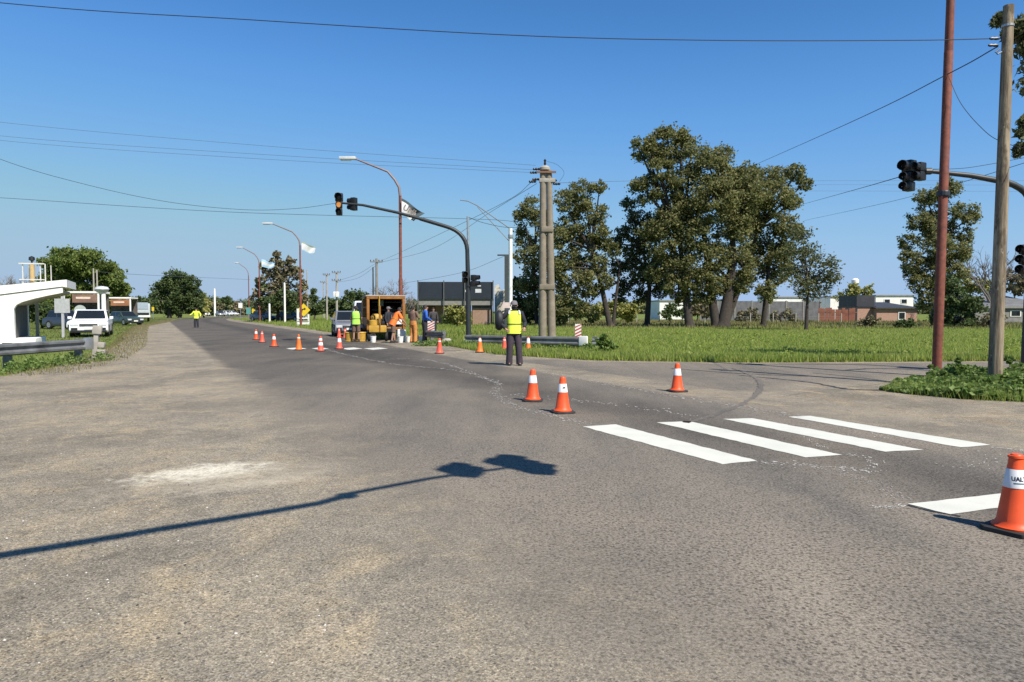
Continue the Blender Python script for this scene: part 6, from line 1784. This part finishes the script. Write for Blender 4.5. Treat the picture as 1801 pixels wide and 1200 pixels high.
for z in (1.15, 1.55, 1.95):
    mb = MB(); mb.box((.1, .5, z), (w * .8, .05, .05)); mb.build('shelf_rail', INSIDE, tk)
mb = MB(); mb.box((.55, .6, 1.10), (.5, .5, .6)); mb.build('engine_box', INSIDE, tk, bevel=.03)
mb = MB(); mb.box((-.25, .35, 1.9), (.28, .06, .30)); mb.build('control_box', mat('green control box', (.10, .14, .09), .6), tk)
mb = MB(); mb.box((-.1, -.12, .60), (w * .9, .12, .14)); mb.build('bumper', ORANGE, tk, bevel=.02)
mb = MB(); mb.tube([(-.95 + .6, -.15, h1 + .02), (-.95 + .6, -.15, .5)], .035, 8); mb.build('grab_pole', YELLOW, tk, smooth=True)
mb = MB(); mb.box((.62, -.14, .95), (.34, .10, .26)); mb.build('number_board', WHITE, tk)
for k_ in range(3):
    mb = MB(); mb.tube([(-.7 + .5 * k_, -.05, 1.2 + .1 * k_), (-.6 + .5 * k_, -.14, .8), (-.45 + .5 * k_, -.16, .55), (-.2 + .45 * k_, -.12, .75), (-.1 + .4 * k_, .2, 1.3)], .022, 6); mb.build('hose', BLACK, tk, smooth=True)
mb = MB(); mb.box((.2, .35, .90), (1.3, .5, .40)); mb.build('tool_chest', INSIDE, tk, bevel=.03)
# yellow line marking machine standing behind the truck
mk = thing('line_marking_machine', 'yellow wheeled paint machine behind the open truck', 'machine', at(664, 35.0), .2)
mb = MB(); mb.box((0, 0, .62), (.85, .6, .34)); mb.build('hopper', YELLOW, mk, bevel=.05)
mb = MB(); mb.lathe([(.06, .78), (.22, .80), (.22, 1.02), (.06, 1.06)], 14, (-.2, 0, 0)); mb.build('kettle', YELLOW, mk, smooth=True)
mb = MB(); mb.box((0, 0, .42), (1.0, .25, .07)); mb.build('frame', BLACK, mk)
for x in (-.42, .42): wheel(mk, (x, .0, .24), .24, .12)
mb = MB(); mb.tube([(.1, -.3, .5), (.12, -.35, 1.0), (.12, -.35, 1.75)], .03, 6); mb.build('handle', ORANGE, mk, smooth=True)
mb = MB(); mb.box((.22, .05, .88), (.24, .3, .2)); mb.build('engine', BLACK, mk, bevel=.03)
# yellow roller drum pair at the left
dr = thing('paint_drum', 'yellow drum lying left of the green vest worker', 'drum', at(615.5, 34.9), .2, 'yellow drums by the green vest worker')
mb = MB(); mb.lathe([(.26, 0), (.27, .03), (.25, .05), (.25, .40), (.27, .42), (.25, .46), (.05, .47)], 16); mb.build('drum_body', YELLOW, dr, smooth=True)
copy_thing(dr, at(635, 35.0), .5, 'yellow drum standing right of the green vest worker')
# white buckets on the ground
bk = thing('bucket', 'white paint bucket in front of the truck wheels', 'bucket', at(656, 33.8), 0, 'white paint buckets')
mb = MB(); mb.lathe([(.11, 0), (.14, .28), (.15, .28), (.15, .30), (.13, .30), (.12, .06), (.01, .05)], 14, cap=False); mb.build('bucket_body', WHITE, bk, smooth=True)
mb = MB(); mb.tube([(-.14, 0, .28), (-.1, -.05, .40), (.1, -.05, .40), (.14, 0, .28)], .008, 5); mb.build('handle', STEEL, bk)
copy_thing(bk, at(704, 33.6), .4, 'white paint bucket right of the bending worker')
copy_thing(bk, at(718.5, 33.9), 1.0, 'white paint bucket left of the brown jacket worker')
copy_thing(bk, at(739, 34.1), 1.7, 'white paint bucket between the brown and the blue jacket workers')
sack = thing('sack', 'white sack of marking powder on the truck side', 'sack', at(705.5, 34.6), .3)
mb = MB(); mb.box((0, 0, .3), (.42, .3, .62)); mb.build('sack_body', mat('white sack', (.68, .67, .64), .8, .12, 5), sack, bevel=.09)
# small lilac clump of stones by the guardrail
st = MB(); q = at(785, 32.2)
st.rings([(q + Vector((0, 0, -.02)), .3, .22, Matrix.Identity(3)), (q + Vector((.02, 0, .14)), .27, .2, Matrix.Identity(3)), (q + Vector((.03, 0, .26)), .12, .1, Matrix.Identity(3))], 9)
tag(st.build('stone', CONC, None, smooth=False), 'pale stone at the end of the short dark guardrail piece', 'stone')
